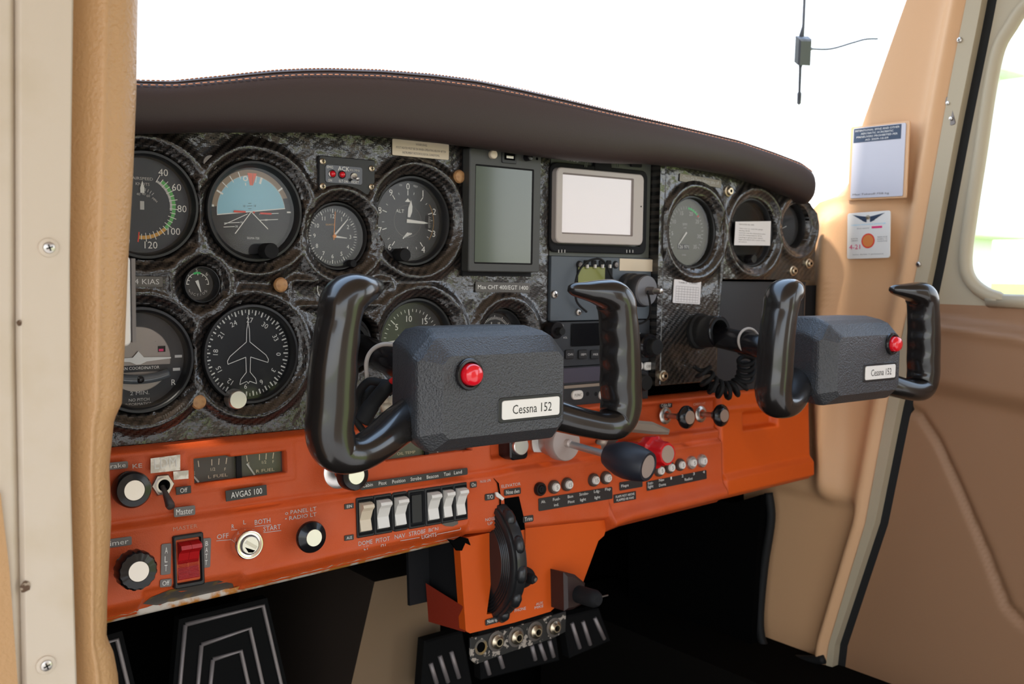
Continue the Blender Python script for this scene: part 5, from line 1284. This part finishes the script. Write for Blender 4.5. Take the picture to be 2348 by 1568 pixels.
# ---- mixture
hM = .080; x, y = at(FL, 1531, 1041, hM); rt = root('mixture_control', FL @ T(x, y, -.007), 'bright red mixture knob with aluminium end behind the throttle', 'mixture control')
n = hM+.007
MB().lathe([(.0075, .020), (.0080, .024), (.0085, n-.030), (.0150, n-.027), (.0160, n-.022), (.0158, n-.016), (.0130, n-.0145), (.0118, n-.012), (.0116, n-.003), (.0104, n), (.0088, n)], REDP, None, 60, fac=lambda i, s: 1+.03*math.cos(2*math.pi*10*i/s)).build('red_knob', rt)
MB().lathe([(.0086, n-.0004), (.0084, n+.0006), (0, n+.0006)], ALU, None, 36).build('cap', rt)['label'] = 'aluminium end cap'
MB().lathe([(.0042, 0), (.0042, .022)], ALUM, None, 16).build('rod', rt); MB().lathe([(.0150, 0), (.0150, .003), (.0120, .006), (.0100, .012), (.005, .0125)], DKSTEEL, None, 36).build('mounting_nut', rt)
# ---- flap selector paddle
q = [at(FL, a_, b_, .030) for a_, b_ in ((1440, 962), (1500, 967), (1541, 985), (1538, 997), (1500, 996), (1440, 990))]
cx = sum(p[0] for p in q)/6; cy = sum(p[1] for p in q)/6; rt = root('flap_lever', FL @ T(cx, cy, -.007), 'grey beige wedge shaped flap lever above the red mixture knob', 'lever')
MB().prism([(p[0]-cx, p[1]-cy) for p in q][::-1], .010, .037, mat('lever_grey', (.30, .25, .20), .5), None, .003).build('paddle', rt)
MB().box((-.006, -.002, .005), (.012, .006, .012), BLKM).build('stem', rt)
# ---- toggle switch
x, y = at(FL, 374, 1112, .003); rt = root('toggle_switch', FL @ T(x, y, 0), 'metal toggle switch with hexagonal nut under the EDM tape', 'switch')
MB().lathe([(.0086, 0), (.0086, .0026), (.0078, .0034), (.0058, .0034)], STEEL, None, 6, False, cap=False).build('hexagon_nut', rt)
MB().lathe([(.0058, .001), (.0058, .0056), (.0044, .0056), (.0040, .002)], STEEL, None, 24, cap=False).build('threaded_collar', rt); MB().disc(.0042, .0021, DARKV, None, 20).build('socket', rt)
MB().lathe([(.0018, .002), (.0020, .008), (.0030, .018), (.0034, .021), (.0028, .0232), (0, .0238)], DKSTEEL, R(38, 'X') @ R(0, 'Y'), 20).build('lever', rt)
# ---- red split master switch
cx, cy = (msw[0]+msw[1])/2, (msw[2]+msw[3])/2; w = msw[1]-msw[0]; h = msw[3]-msw[2]
rt = root('master_switch', FL @ T(cx, cy, .003), 'red split master rocker switch in a black frame', 'switch')
ringbox(w, h, w*.70, h*.78, .0015, -.004, .0030, BLK, -.002, BLKM).build('frame', rt)
def rocker(rt, cx, cy, w, h, m, up=True, name='rocker', hh=.0075, ribs=0):
    """concave double slope rocker, raised end at the top"""
    prof = [(-h/2, .0004), (-h*.46, .0030), (-h*.10, .0012), (h*.22, .0052), (h*.34, hh), (h*.44, hh*.93), (h/2, .0036), (h/2, .0004)]
    if not up: prof = [(-a, b) for a, b in prof[::-1]]
    mb = MB(); n_ = len(prof); vs_ = [(cx+s*w/2, cy+a, b-.001) for s in (-1, 1) for a, b in prof]
    mb.add(vs_, [(i, i+n_, i+n_+1, i+1) for i in range(n_-1)], m); mb.add(vs_, [tuple(range(n_)), tuple(range(n_, 2*n_))[::-1]], m)
    for i in range(ribs):
        a = -h*.44+i*h*.034; mb.box((cx, cy+a, interp(a, prof)-.0006), (w*.94, h*.010, .0012), m)
    return mb.build(name, rt, bevel=.0003)
for s_ in (-1, 1): rocker(rt, s_*w*.172, 0, w*.335, h*.74, REDS, True, 'red_rocker', .0110, 14)
MB().box((0, 0, -.0030), (w*.72, h*.80, .002), DARKV).build('well', rt)
# ---- ignition switch
x, y = at(FL, 572, 1249, .012); rt = root('ignition_switch', FL @ T(x, y, 0), 'chrome ignition lock with a keyhole between OFF and START lettering', 'switch')
MB().lathe([(.0118, 0), (.0120, .008), (.0116, .0115), (.0106, .0132), (.0098, .0134), (.0076, .0128), (.0074, .0118)], mat('chrome', (.80, .76, .72), .16, metal=1), None, 56, cap=False).build('barrel', rt)
MB().lathe([(.0072, .0115), (.0070, .0136), (.0064, .0142), (0, .0142)], ALU, None, 40).build('lock_core', rt)
MB().box((.0002, .0006, .0142), (.0100, .0024, .0012), STEEL, R(-35)).build('key_tongue', rt); MB().prism([(-.0045, -.0008), (.0035, -.0046), (.0015, -.0058), (-.002, -.0052)], .0138, .0144, DARKV).build('keyhole', rt)
# ---- fuel and oil gauges sunk in the panel
def well_gauge(rect, lb, cells, seed, name):
    a, b, c, d = rect; w = b-a; h = d-c; rt = root(name, FL @ T((a+b)/2, (c+d)/2, -.0095), lb, 'gauge'); n_ = len(cells); GD = mat(name+'_dial', (.055, .045, .040), .45)
    for i, (t, nd, parts) in enumerate(cells):
        x0 = -w/2+w*i/n_; cw = w/n_; mb = MB(); mb.rect(x0+cw/2, 0, cw, h, 0, GD); xx = x0+cw*.5
        for k, (fx, mm) in enumerate(((-.42, REDM), (-.28, AMBER), (-.02, AMBER), (.12, AMBER), (.27, AMBER))):
            px_ = xx+fx*cw; lean = fx*.0030; mb.line((px_, h*.10), (px_+lean*.8+.0002, h*.34), .0007, .0003, ORM if k == 0 else PAPERY)
        if parts:
            for tt, fx, fy in parts: mb.text(tt, xx+fx*cw, fy*h, .0024, .0003, PAPERY)
        mb.text(t, xx+.10*cw, -h*.33, .0024, .0003, PAPERY, fit=cw*.40); mb.build('dial', rt)
        mb = MB(); mb.line((xx+nd[0]*cw, nd[1]*h), (xx+nd[2]*cw, nd[3]*h), .0013, .0010, WHTD); mb.build('pointer', rt)
    MB().rect(0, 0, w, h, .0035, GLASS).build('glass', rt)
    if n_ > 1: MB().box((0, 0, .0022), (.0042, h, .0044), BLKM).build('divider', rt)
well_gauge(fuel, 'twin fuel gauge window with L FUEL and R FUEL pointers near empty', [('L FUEL', (-.46, -.08, -.30, -.48), [('E', -.38, -.12), ('1/2', 0.0, -.05), ('F', .25, -.10)]), ('R FUEL', (-.30, .02, -.14, -.46), [('E', -.25, 0), ('1/2', .08, 0), ('F', .28, -.02)])], 1, 'fuel_gauge')
well_gauge(oil, 'oil temperature gauge window peeking out under the left yoke hub', [('OIL TEMP', (-.46, .1, -.36, -.48), None), ('OIL PRESS', (-.3, .1, -.2, -.48), None)], 2, 'oil_gauge')
# ---- seven light switches
RX = [(841, 1191, CREAM), (882, 1184, WPLA), (922, 1177, WPLA), (960, 1171, None), (997, 1164, WPLA), (1031, 1159, WPLA), (1058, 1154, WPLA)]
EDG = [(818, 1193), (858, 1188), (899, 1182), (937, 1175), (975, 1169), (1012, 1163), (1041, 1157), (1072, 1152)]
NM = ['Cabin', 'Pitot', 'Position', None, 'Beacon', 'Taxi', 'Land']
for i, (px, py, mm) in enumerate(RX):
    xa = at(FL, *EDG[i], .005)[0]; xb = at(FL, *EDG[i+1], .005)[0]; yc = (rks[2]+rks[3])/2; hh = .0335
    rt = root('rocker_switch' if mm else 'switch_blank', FL @ T((xa+xb)/2, yc, .0045), ('%s rocker switch under the word %s' % ('cream' if i == 0 else 'white', NM[i])) if mm else 'black blank filler in the row of white rocker switches', 'switch' if mm else 'blank', 'light switches in the row' if mm else None)
    w = xb-xa-.0003
    ringbox(w, hh, w*.72, hh*.80, .0008 if i != 2 else .003, -.006, .0012, BLK, -.0010, BLKM).build('housing', rt)
    MB().rect(0, 0, w*.74, hh*.82, -.0009, BLKM).build('inset', rt)
    if mm: rocker(rt, 0, 0, w*.64, hh*.74, mm, True, 'rocker', .0085)
    else: MB().rbox((0, 0, 0), (w*.60, hh*.72, .0016), .0008, BLK).build('cover', rt)
# ---- circuit breakers
BR = [(1243, 1122, None, 'black circuit breaker above the word Alt'), (1275, 1117, '5', 'circuit breaker marked 5 above the word Fuel'), (1305, 1111, '15', 'circuit breaker marked 15 above the word Bcn'), (1366, 1101, '15', 'circuit breaker marked 15 above the Ldg light lettering'), (1394, 1096, '15', 'circuit breaker marked 15 above the word Flap'),
      (1516, 1079, '5', 'circuit breaker peeping out right below the red mixture knob'), (1540, 1072, '5', 'circuit breaker above the numeral 1'), (1564, 1066, '5', 'circuit breaker above the numeral 2'), (1590, 1061, '5', 'grey ringed circuit breaker above the numeral 3'), (1614, 1057, '5', 'grey ringed circuit breaker above the numeral 4')]
BRN = mat('breaker_brown', (.07, .045, .035), .4)
for i, (px, py, t, lb) in enumerate(BR):
    x, y = at(FL, px, py, .008); rt = root('circuit_breaker', FL @ T(x, y, .0032), lb, 'circuit breaker', 'circuit breakers on the orange panel')
    grey = i >= 8; r = .0066 if not grey else .0072
    MB().lathe([(r, 0), (r, .003), (r*.9, .0042), (r*.64, .0042), (r*.62, .002)], ALUM if grey else BRN if t else BLKG, None, 30, cap=False).build('collar', rt)
    if t:
        mb = MB(); mb.lathe([(.0041, .001), (.0041, .0062), (.0037, .0068), (0, .0068)], WPLA, None, 26); mb.build('plunger', rt); MB().text(t, 0, 0, .0038, .0070, GREYL).build('numeral', rt)
    else: mb = MB(); mb.lathe([(.0036, .001), (.0034, .0048), (.0020, .0052), (.0018, .0062), (0, .0062)], BLKM, None, 20); mb.build('plunger', rt)
# ================================================================ stickers and painted words
def stick(px, lines, bg, lb, fg=WHT, h=.0042, hh=.62, name='name_label', **k): return label(px, FL, lines, bg, fg, name, lb, h, hh=hh, **k)
stick([(235, 1062), (293, 1057), (294, 1073), (236, 1079)], [('Brake', .80)], GREYL, 'grey Brake label cut off by the tan post', hh=.6)
stick([(222, 1240), (302, 1229), (302, 1249), (223, 1260)], [('Primer', .80)], GREYL, 'grey Primer label at the edge of the tan post', hh=.6)
stick([(398, 1164), (447, 1158), (448, 1180), (399, 1186)], [('Master', .80)], GREYL, 'grey Master label above the red switch')
stick([(517, 1125), (612, 1111), (611, 1135), (518, 1150)], [('AVGAS 100', .76)], BLKL, 'black AVGAS 100 label below the fuel gauges', hh=.56, rc=.0003)
stick([(403, 1117), (438, 1113), (438, 1130), (404, 1135)], [('Off', .48)], BLKL, 'black Off label beside the toggle switch', hh=.60, rc=.0003)
stick([(366, 1329), (393, 1326), (394, 1344), (367, 1347)], [('Off', .60)], GREYL, 'grey Off label at the lower left of the red master switch', hh=.6)
for px, word, lb in (([(368, 1248), (391, 1245), (393, 1316), (370, 1318)], 'ALT', 'upright grey ALT label left of the red switch'), ([(462, 1235), (482, 1233), (484, 1300), (464, 1302)], 'BATT', 'upright grey BATT label right of the red switch')):
    stick(px, [(c, .28 if c != 'B' else .30) for c in word], GREYL, lb, hh=.62 if word == 'ALT' else .66)
def painted(items, lb, name='painted_lettering', m=WHTD, F=FL, h=.0040, frac=.8):
    """words painted on the panel: (text, px, py, height px, width px)"""
    mb = MB()
    for t, px, py, hp_, wp in items:
        if t == '_':
            a = at(F, px, py, h); b = at(F, hp_, wp, h); mb.line(a, b, .0004, h, m, F); continue
        x, y = at(F, px, py, h); a = at(F, px-wp/2, py, h); b = at(F, px+wp/2, py, h); mb.text(t, x, y, 2*pxr(F, px, py, h, hp_/2), h, m, F, fit=abs(b[0]-a[0]))
    return tag(mb.build(name), lb, 'lettering')
mb = MB(); q = [at(FL, *p, .0038) for p in ((345, 1051), (413, 1042), (413, 1078), (345, 1085))]; cx = sum(p[0] for p in q)/4; cy = sum(p[1] for p in q)/4
rt = root('tape_label', FL @ T(cx, cy, .0038), 'worn silver tape lettered EDM above the toggle switch', 'label'); MB().prism([(p[0]-cx, p[1]-cy) for p in q][::-1], 0, .0003, SILV).build('tape', rt); MB().text('EDM', 0, .001, .0078, .0005, WHT, fit=.0165).build('lettering', rt)
q = [at(FL, *p, .0038) for p in ((397, 1081), (432, 1078), (432, 1097), (398, 1100))]; cx = sum(p[0] for p in q)/4; cy = sum(p[1] for p in q)/4
rt = root('tape_label', FL @ T(cx, cy, .0038), 'small scratched silver tape without lettering right of the toggle switch', 'label'); MB().prism([(p[0]-cx, p[1]-cy) for p in q][::-1], 0, .0003, SILV).build('tape', rt)
painted([('KE', 315, 1068, 10, 22)], 'white painted letters KE above the brake knob')
painted([('MASTER', 425, 1209, 9, 56)], 'faded painted word MASTER above the red switch', m=mat('faded_paint', (.55, .25, .16), .6))
painted([('OFF', 511, 1229, 11, 27), ('_', 496, 1240, 530, 1237), ('R', 534, 1207, 10, 6), ('_', 530, 1215, 544, 1214), ('L', 561, 1197, 10, 6), ('BOTH', 602, 1195, 11, 36), ('_', 584, 1207, 622, 1203), ('START', 624, 1210, 11, 40), ('_', 604, 1221, 645, 1216)], 'white painted OFF, R, L, BOTH and START around the ignition lock')
painted([('o PANEL LT', 690, 1171, 9, 72), ('• RADIO LT', 690, 1184, 9, 72)], 'white painted PANEL LT and RADIO LT lettering')
painted([('DOME', 838, 1244, 10, 32), ('LT', 840, 1256, 9, 11), ('PITOT', 878, 1237, 10, 32), ('HT', 880, 1248, 9, 13), ('NAV', 917, 1229, 10, 24), ('STROBE', 957, 1221, 10, 38), ('BCN', 994, 1214, 9, 22), ('_', 918, 1240, 962, 1232), ('LIGHTS', 984, 1228, 9, 34), ('_', 1002, 1225, 1056, 1214), ('_', 1056, 1214, 1056, 1209)], 'worn painted DOME, PITOT, NAV, STROBE and BCN words below the rocker switches')
q = [(826, 1107), (1072, 1072), (1072, 1088), (826, 1124)]
rt, w, h = stick(q, [], BLKL, 'long black strip reading Cabin to Land above the rocker switches'); xc = rt.matrix_world.inverted() @ FL
mb = MB()
for t, px, py, wp in (('Cabin', 843, 1112, 24), ('Pitot', 877.5, 1107.5, 18), ('Position', 914.5, 1102.5, 30), ('Strobe', 954, 1097, 25), ('Beacon', 992, 1092, 27), ('Taxi', 1025, 1086.5, 15), ('Land', 1050, 1082.5, 18)):
    x, y = at(rt.matrix_world, px, py, .0008); a = at(rt.matrix_world, px-wp/2, py, .0008)[0]; mb.text(t, x, y, .0031, .0008, WHT, fit=2*(x-a))
mb.build('lettering', rt)
stick([(790, 1156), (811, 1153), (811, 1165), (790, 1168)], [('EIN', .55)], BLKL, 'tiny black EIN label left of the rocker switches', hh=.55, rc=.0003)
stick([(790, 1228), (811, 1225), (811, 1237), (790, 1240)], [('AUS', .60)], BLKL, 'tiny black AUS label left of the rocker switches', hh=.55, rc=.0003)
stick([(1078, 1105), (1093, 1103), (1093, 1117), (1078, 1119)], [('On', .62)], BLKL, 'tiny On label at the right end of the rocker row')
stick([(1112, 1133), (1134, 1130), (1134, 1145), (1112, 1148)], [('T/O', .62)], BLKL, 'small T/O label beside the trim indicator')
stick([(1156, 1122), (1194, 1117), (1194, 1132), (1156, 1137)], [('Nose dwn', .80)], BLKL, 'small Nose dwn label above the trim wheel')
stick([(1199, 1184), (1223, 1180), (1223, 1195), (1199, 1199)], [('Trim', .72)], BLKL, 'small Trim label right of the trim wheel')
painted([('ELEVATOR', 1172, 1112, 7, 44), ('NOSE DN', 1113, 1102, 7, 24), ('NOSE', 1124, 1190, 7, 22), ('UP', 1124, 1200, 7, 11)], 'faded painted ELEVATOR and NOSE words around the trim indicator')
rt, w, h = stick([(1234, 1144), (1403, 1115), (1405, 1144), (1236, 1171)], [], BLKL, 'long black strip from Alt to Flap under the left circuit breakers')
def words(rt, items, hm=.0028):
    mb = MB()
    for t, px, py, wp in items:
        x, y = at(rt.matrix_world, px, py, .0008); a = at(rt.matrix_world, px-wp/2, py, .0008)[0]; mb.text(t, x, y, hm, .0008, WHT, fit=2*(x-a))
    mb.build('lettering', rt)
words(rt, [('Alt.', 1246, 1150, 10), ('Fuel-', 1276, 1144, 16), ('ind.', 1276, 1157, 11), ('Bcn', 1308, 1138, 12), ('Pitot', 1310, 1150, 15), ('Strobe-', 1339, 1132, 21), ('light', 1337, 1146, 13), ('Ldg-', 1369, 1127, 14), ('light', 1370, 1141, 13), ('Flap', 1394, 1122, 13)])
rt, w, h = stick([(1420, 1106), (1473, 1097), (1473, 1116), (1421, 1125)], [], BLKL, 'dark Flaps label partly under the black throttle barrel'); words(rt, [('Flaps', 1433, 1114, 17)])
stick([(1407, 1134), (1458, 1126), (1458, 1144), (1408, 1154)], [('FLAPS NOT ABOVE', .85), ('FLAPPED 85 KIAS', .78)], BLKL, 'black two line flap limit label below the Flaps label', hh=.55, rc=.0003)
rt, w, h = stick([(1482, 1106), (1620, 1076), (1620, 1099), (1484, 1124)], [], BLKL, 'long black strip with numerals 1 to 4 and Radios under the right circuit breakers')
words(rt, [('Inst-', 1492, 1107, 12), ('light', 1492, 1116, 12), ('Nav', 1517, 1100, 12), ('Dome', 1519, 1111, 16), ('1', 1539, 1096, 3), ('2', 1565, 1091, 4), ('3', 1591, 1086, 4), ('4', 1614, 1082, 4), ('Radios', 1579, 1098, 18)], .0030)
stick([(1513, 923), (1541, 920), (1541, 934), (1513, 937)], [('Cabin Air', .78)], BLKL, 'small black Cabin Air label above the cabin air knob', h=-.004)
painted([('CABIN HT', 1604, 926, 6, 28)], 'faint painted CABIN HT above the cabin heat knob', h=-.0035, m=mat('faded_pink_paint', (.75, .40, .28), .6))
# ================================================================ trim indicator and wheel
TW = mat('trim_wheel_black', (.014, .014, .015), .38, coat=.2)
wx = at(FL, 1148, 1280, .0)[0]; wc = (at(FL, 1180, 1285, .012)[1]); RW = .0595
rt = root('trim_wheel', FL @ T(wx, wc, -.030) @ R(90, 'Y'), 'black ribbed elevator trim wheel turning in the slot of the orange pedestal', 'trim wheel')
P = [(0.02, -.0100), (RW*.70, -.0090)]
for k in range(5): rr = RW*(.72+.045*k); P += [(rr, -.0090), (rr+.0006, -.0078), (rr+.0018, -.0078), (rr+.0024, -.0090)]
P += [(RW*.95, -.0090), (RW, -.0075), (RW, .0075), (RW*.95, .0090), (RW*.6, .009), (.02, .009)]
MB().lathe(P, TW, None, 96).build('wheel', rt)
for i in range(14):
    a = math.radians(i*360/14+8); c_, s_ = math.cos(a), math.sin(a)
    MB().tube([(RW*c_-s_*q_, RW*s_+c_*q_, 0) for q_ in (-.0085, -.0070, -.0035, .0035, .0070, .0085)], [.0015, .0040, .0056, .0056, .0040, .0015], TW, None, 14, sq=1.25, up=(0, 0, 1)).build('rim_nub', rt)
mb = MB(); mb.lathe([(RW-.001, -.0058), (RW+.0022, -.0050), (RW+.0028, 0), (RW+.0022, .0050), (RW-.001, .0058)], TW, None, 96); mb.build('rim_band', rt)
_tw = rt
# slot in the upper face: dark liner and pointer
mb = MB(); sq = [at(FL, x, y, .0042) for x, y in ((1157, 1143), (1190, 1138), (1202, 1190), (1204, 1214), (1162, 1222), (1160, 1180))]
mb.prism(sq[::-1], .0034, .0042, DARKV, FL); tag(mb.build('trim_slot'), 'dark slot above the trim wheel under the Nose dwn label', 'slot')
mb = MB(); cq = [(1131, 1096), (1140, 1108), (1145, 1140), (1145, 1175), (1138, 1210)]; o = [at(FL, x, y, .0045) for x, y in cq]; o2 = [at(FL, x+(4 if 0 < i < 4 else 1), y, .0045) for i, (x, y) in enumerate(cq)]
mb.add([(*p, .0045) for p in o]+[(*p, .0045) for p in o2], [(i, i+1, i+6, i+5) for i in range(4)], DARKV, False, FL)
ti = mb.build('trim_indicator'); tag(ti, 'curved black trim indicator slit with a white pointer beside T/O', 'indicator')
q = [at(FL, x, y, .006) for x, y in ((1136, 1129), (1140, 1128), (1156, 1142), (1152, 1147), (1138, 1138))]; MB().prism(q[::-1], .0048, .0065, WPLA, FL).build('pointer', ti)['label'] = 'white trim pointer'
# ---- torn trim hole at the left of the pedestal
q = [at(FL, x, y, .0036) for x, y in ((1026, 1236), (1042, 1238), (1056, 1230), (1072, 1234), (1078, 1250), (1066, 1244), (1058, 1262), (1046, 1262), (1038, 1250))]
mb = MB(); mb.prism(q if area(q) > 0 else q[::-1], .0026, .0046, DARKV, FL); tag(mb.build('torn_hole'), 'torn black hole in the orange covering beside the pedestal', 'hole')
q = [at(FL, x, y, .004) for x, y in ((1012, 1201), (1030, 1196), (1049, 1193), (1050, 1201), (1038, 1207), (1022, 1206))]
mb = MB(); mb.prism(q if area(q) > 0 else q[::-1], .003, .0044, SHMET, FL); tag(mb.build('scuff_mark'), 'grey scuff where the covering is worn below the Taxi switch', 'scuff')
for k_ in ('label', 'category'): del _tw[k_]
_tw.parent = ped
# ---- pedestal fittings
hP = -.004
x, y = at(FL, 1221, 1327, .012); rt = root('pedestal_knob', FL @ T(x, y, hP), 'small black scalloped knob on the orange pedestal beside the trim wheel', 'knob')
MB().lathe([(.0100, 0), (.0100, .006), (.0085, .009), (.0050, .011), (.0046, .017), (.0036, .019), (0, .0195)], BLKM, None, 42, fac=lambda i, s: 1+.08*math.cos(2*math.pi*3*i/s)).build('knob', rt)
MB().lathe([(.0022, .0195), (.0018, .021), (0, .0212)], DKSTEEL, None, 14).build('shaft_end', rt)
for k_ in ('label', 'category'): del rt[k_]
rt.parent = ped
q = [at(FL, *p, .018) for p in ((1296, 1313), (1322, 1318), (1346, 1338), (1340, 1386), (1318, 1398), (1298, 1402))]; q = q if area(q) > 0 else q[::-1]
cx = sum(p[0] for p in q)/6; cy = sum(p[1] for p in q)/6; q = [(p[0]-cx, p[1]-cy) for p in q]
rt = root('power_socket', FL @ T(cx, cy, hP), 'black box shaped power socket on the lower right of the pedestal', 'socket')
MB().prism(q, 0, .022, mat('socket_brown_black', (.028, .012, .010), .5), None, .003).build('housing', rt)
MB().lathe([(.0085, 0), (.0085, .022), (.0070, .026), (.0050, .028), (0, .028)], BLKM, T(.004, -.002, .022), 26).build('plug', rt); MB().box((.012, 0, .049), (.010, .0012, .0012), DKSTEEL).build('plug_pin', rt)
stick([(1113, 1421), (1144, 1412), (1144, 1426), (1113, 1435)], [('Nose up', .75)], BLKL, 'small Nose up label at the foot of the pedestal', h=hP+.001)
painted([('PHONE', 1193, 1397, 7, 26), ('AUX', 1237, 1383, 6, 16), ('MIKE', 1236, 1391, 6, 20)], 'white painted PHONE and AUX MIKE words low on the pedestal', h=hP+.001)
q = [at(FL, *p, -.010) for p in ((1078, 1463), (1180, 1436), (1298, 1401), (1297, 1448), (1268, 1464), (1180, 1492), (1092, 1523), (1079, 1512))]; q = q if area(q) > 0 else q[::-1]
cx = sum(p[0] for p in q)/8; cy = sum(p[1] for p in q)/8; rt = root('jack_plate', FL @ T(cx, cy, -.012), 'chipped black metal plate with headset jacks hanging under the pedestal', 'plate')
MB().prism([(p[0]-cx, p[1]-cy) for p in q], 0, .0022, CHIP, None, .0005).build('plate', rt)
x, y = at(FL, 1104, 1484, -.009); mb = MB(); mb.arc(.0048, .0072, 0, 360, .0024, SHMET, T(x-cx, y-cy, 0)); mb.disc(.0048, .0023, DARKV, T(x-cx, y-cy, 0), 20); mb.build('empty_hole', rt)
for px, py in ((1143, 1472), (1188, 1462), (1232, 1449), (1275, 1440)):
    x, y = at(FL, px, py, -.006); o = T(x-cx, y-cy, .0022); mb = MB()
    mb.lathe([(.0095, 0), (.0095, .0008), (.0066, .0010)], DKSTEEL, o, 30, cap=False); mb.lathe([(.0066, 0), (.0066, .0034), (.0052, .0044), (.0040, .0060), (.0030, .0060), (.0028, .002)], BRASS, o, 26, cap=False); mb.disc(.0030, .0022, DARKV, o, 16); mb.build('headset_jack', rt)
# ================================================================ things on the right side wall and windscreen
hW = .0165
def wall_card(px, name, lb, cat, h, m, r=.002):
    q = [at(FW, x, y, h) for x, y in px]; cx = sum(p[0] for p in q)/4; cy = sum(p[1] for p in q)/4; w = (q[1][0]-q[0][0]+q[2][0]-q[3][0])/2; hh = (q[0][1]-q[3][1]+q[1][1]-q[2][1])/2
    sk = ((q[0][0]+q[1][0])-(q[2][0]+q[3][0]))/2/hh; a = math.degrees(math.atan(-sk))
    rt = root(name, FW @ T(cx, cy, h) @ R(a), lb, cat); MB().rbox((0, 0, 0), (w, hh, .0012), r, m, ch=.0003).build('card', rt); return rt, w, hh
rt, w, h = wall_card(((1957, 292), (2078, 284), (2070, 453), (1950, 452)), 'placard', 'silver placard with a dark blue heading on the tan right pillar', 'placard', hW, PLAC)
MB().rbox((0, 0, -.0014), (w*1.12, h*1.05, .0018), .002, TANW).build('raised_frame', rt)
mb = MB(); mb.rect(-w*.03, h*.39, w*.90, h*.20, .0008, NAVY)
for i, (t, f_) in enumerate((('INTENTIONAL SPINS AND OTHER', .84), ('AEROBATIC ACROBATIC', .62), ('MANEUVERS PROHIBITED PER', .78), ('AD 2009-10-09', .44))): mb.text(t, -w*.03, h*(.455-.045*i), h*.026, .0010, WPLA, fit=w*f_)
mb.text('Max Takeoff 758 kg', -w*.10, -h*.45, h*.026, .0010, GREYL, fit=w*.70); mb.build('print', rt)
rt, w, h = wall_card(((1944, 487), (2042, 485), (2041, 590), (1942, 595)), 'warning_card', 'white gas detector card with winged emblem and orange spot below the placard', 'card', hW+.001, WPLA, .003)
mb = MB()
for s_ in (-1, 1):
    for k in range(4): mb.poly([(s_*w*.03, h*(.40-.03*k)), (s_*w*.38*(1-.18*k), h*(.46-.035*k)), (s_*w*.30*(1-.18*k), h*(.42-.035*k)), (s_*w*.05, h*(.37-.03*k))][::s_], .0008, NAVY)
mb.text('CARBON MONOXIDE DETECTOR', 0, h*.235, h*.028, .0008, CYANP, fit=w*.80); mb.text('Date opened', -w*.12, h*.155, h*.022, .0008, GREYL, fit=w*.28); mb.rect(w*.20, h*.165, w*.24, h*.045, .0008, PINKP)
mb.arc(w*.12, w*.155, 0, 360, .0008, REDM, T(0, -h*.12, 0)); mb.disc(w*.125, .0009, ORAN, T(0, -h*.12, 0), 30)
for i, t in enumerate(('DATE', 'OPENED')): mb.text(t, -w*.32, -h*(.06+.045*i), h*.022, .0008, GREYL, fit=w*.16)
for i, t in enumerate(('REPLACE', 'EVERY 12', 'MONTHS')): mb.text(t, w*.33, -h*(.05+.045*i), h*.026, .0008, GREYL, fit=w*.22)
mb.text('4-21', -w*.31, -h*.24, h*.10, .0010, PINKP, fit=w*.26); mb.text('turns darker = poisonous', 0, -h*.41, h*.024, .0008, GREYL, fit=w*.72); mb.build('print', rt)
MB().lathe([(.0026, .0006), (.0024, .0016), (0, .002)], BRASS, T(-.0005, h*.39, 0), 18).build('rivet', rt)
# antenna on the windscreen
FG = frame((0, .36, .10), (1, 0, 0), (0, -.44, .52))
def ag(px, py, h=.0): p = at(FG, px, py, h); return Vector((p[0], p[1], h))
c_ = ag(1838, 112); rt = root('windscreen_antenna', FG @ T(*c_), 'dark grey stick-on antenna with a small box and wire on the windscreen', 'antenna'); g_ = lambda px, py, h=0: ag(px, py, h)-c_
q = [g_(1824, 82), (g_(1853, 83)), g_(1850, 144), g_(1821, 142)]
MB().prism([(p.x, p.y) for p in q][::-1], 0, .010, HOSE, None, .002).build('box', rt)
mb = MB(); mb.tube([g_(1847, -60, .003), g_(1842, 60, .003), g_(1838, 82, .004)], [.0018, .0020, .0036], HOSE, None, 10); mb.build('upper_rod', rt)
mb = MB(); mb.tube([g_(1836, 143, .004), g_(1835, 155, .003), g_(1833, 212, .003), g_(1833, 214, .003), g_(1832, 236, .003), g_(1832, 240, .003)], [.0036, .0022, .0020, .0034, .0032, .001], HOSE, None, 10); mb.build('lower_rod', rt)
mb = MB(); pts = smooth_path([g_(*p) for p in ((1851, 110, .004), (1860, 112, .003), (1905, 112, .003), (1955, 98, .003), (1985, 90, .003), (2012, 89, .003))], 8); mb.tube(pts, [.0034]*5+[.0022]*4+[.0014]*(len(pts)-9), HOSE, None, 8); mb.build('wire', rt)
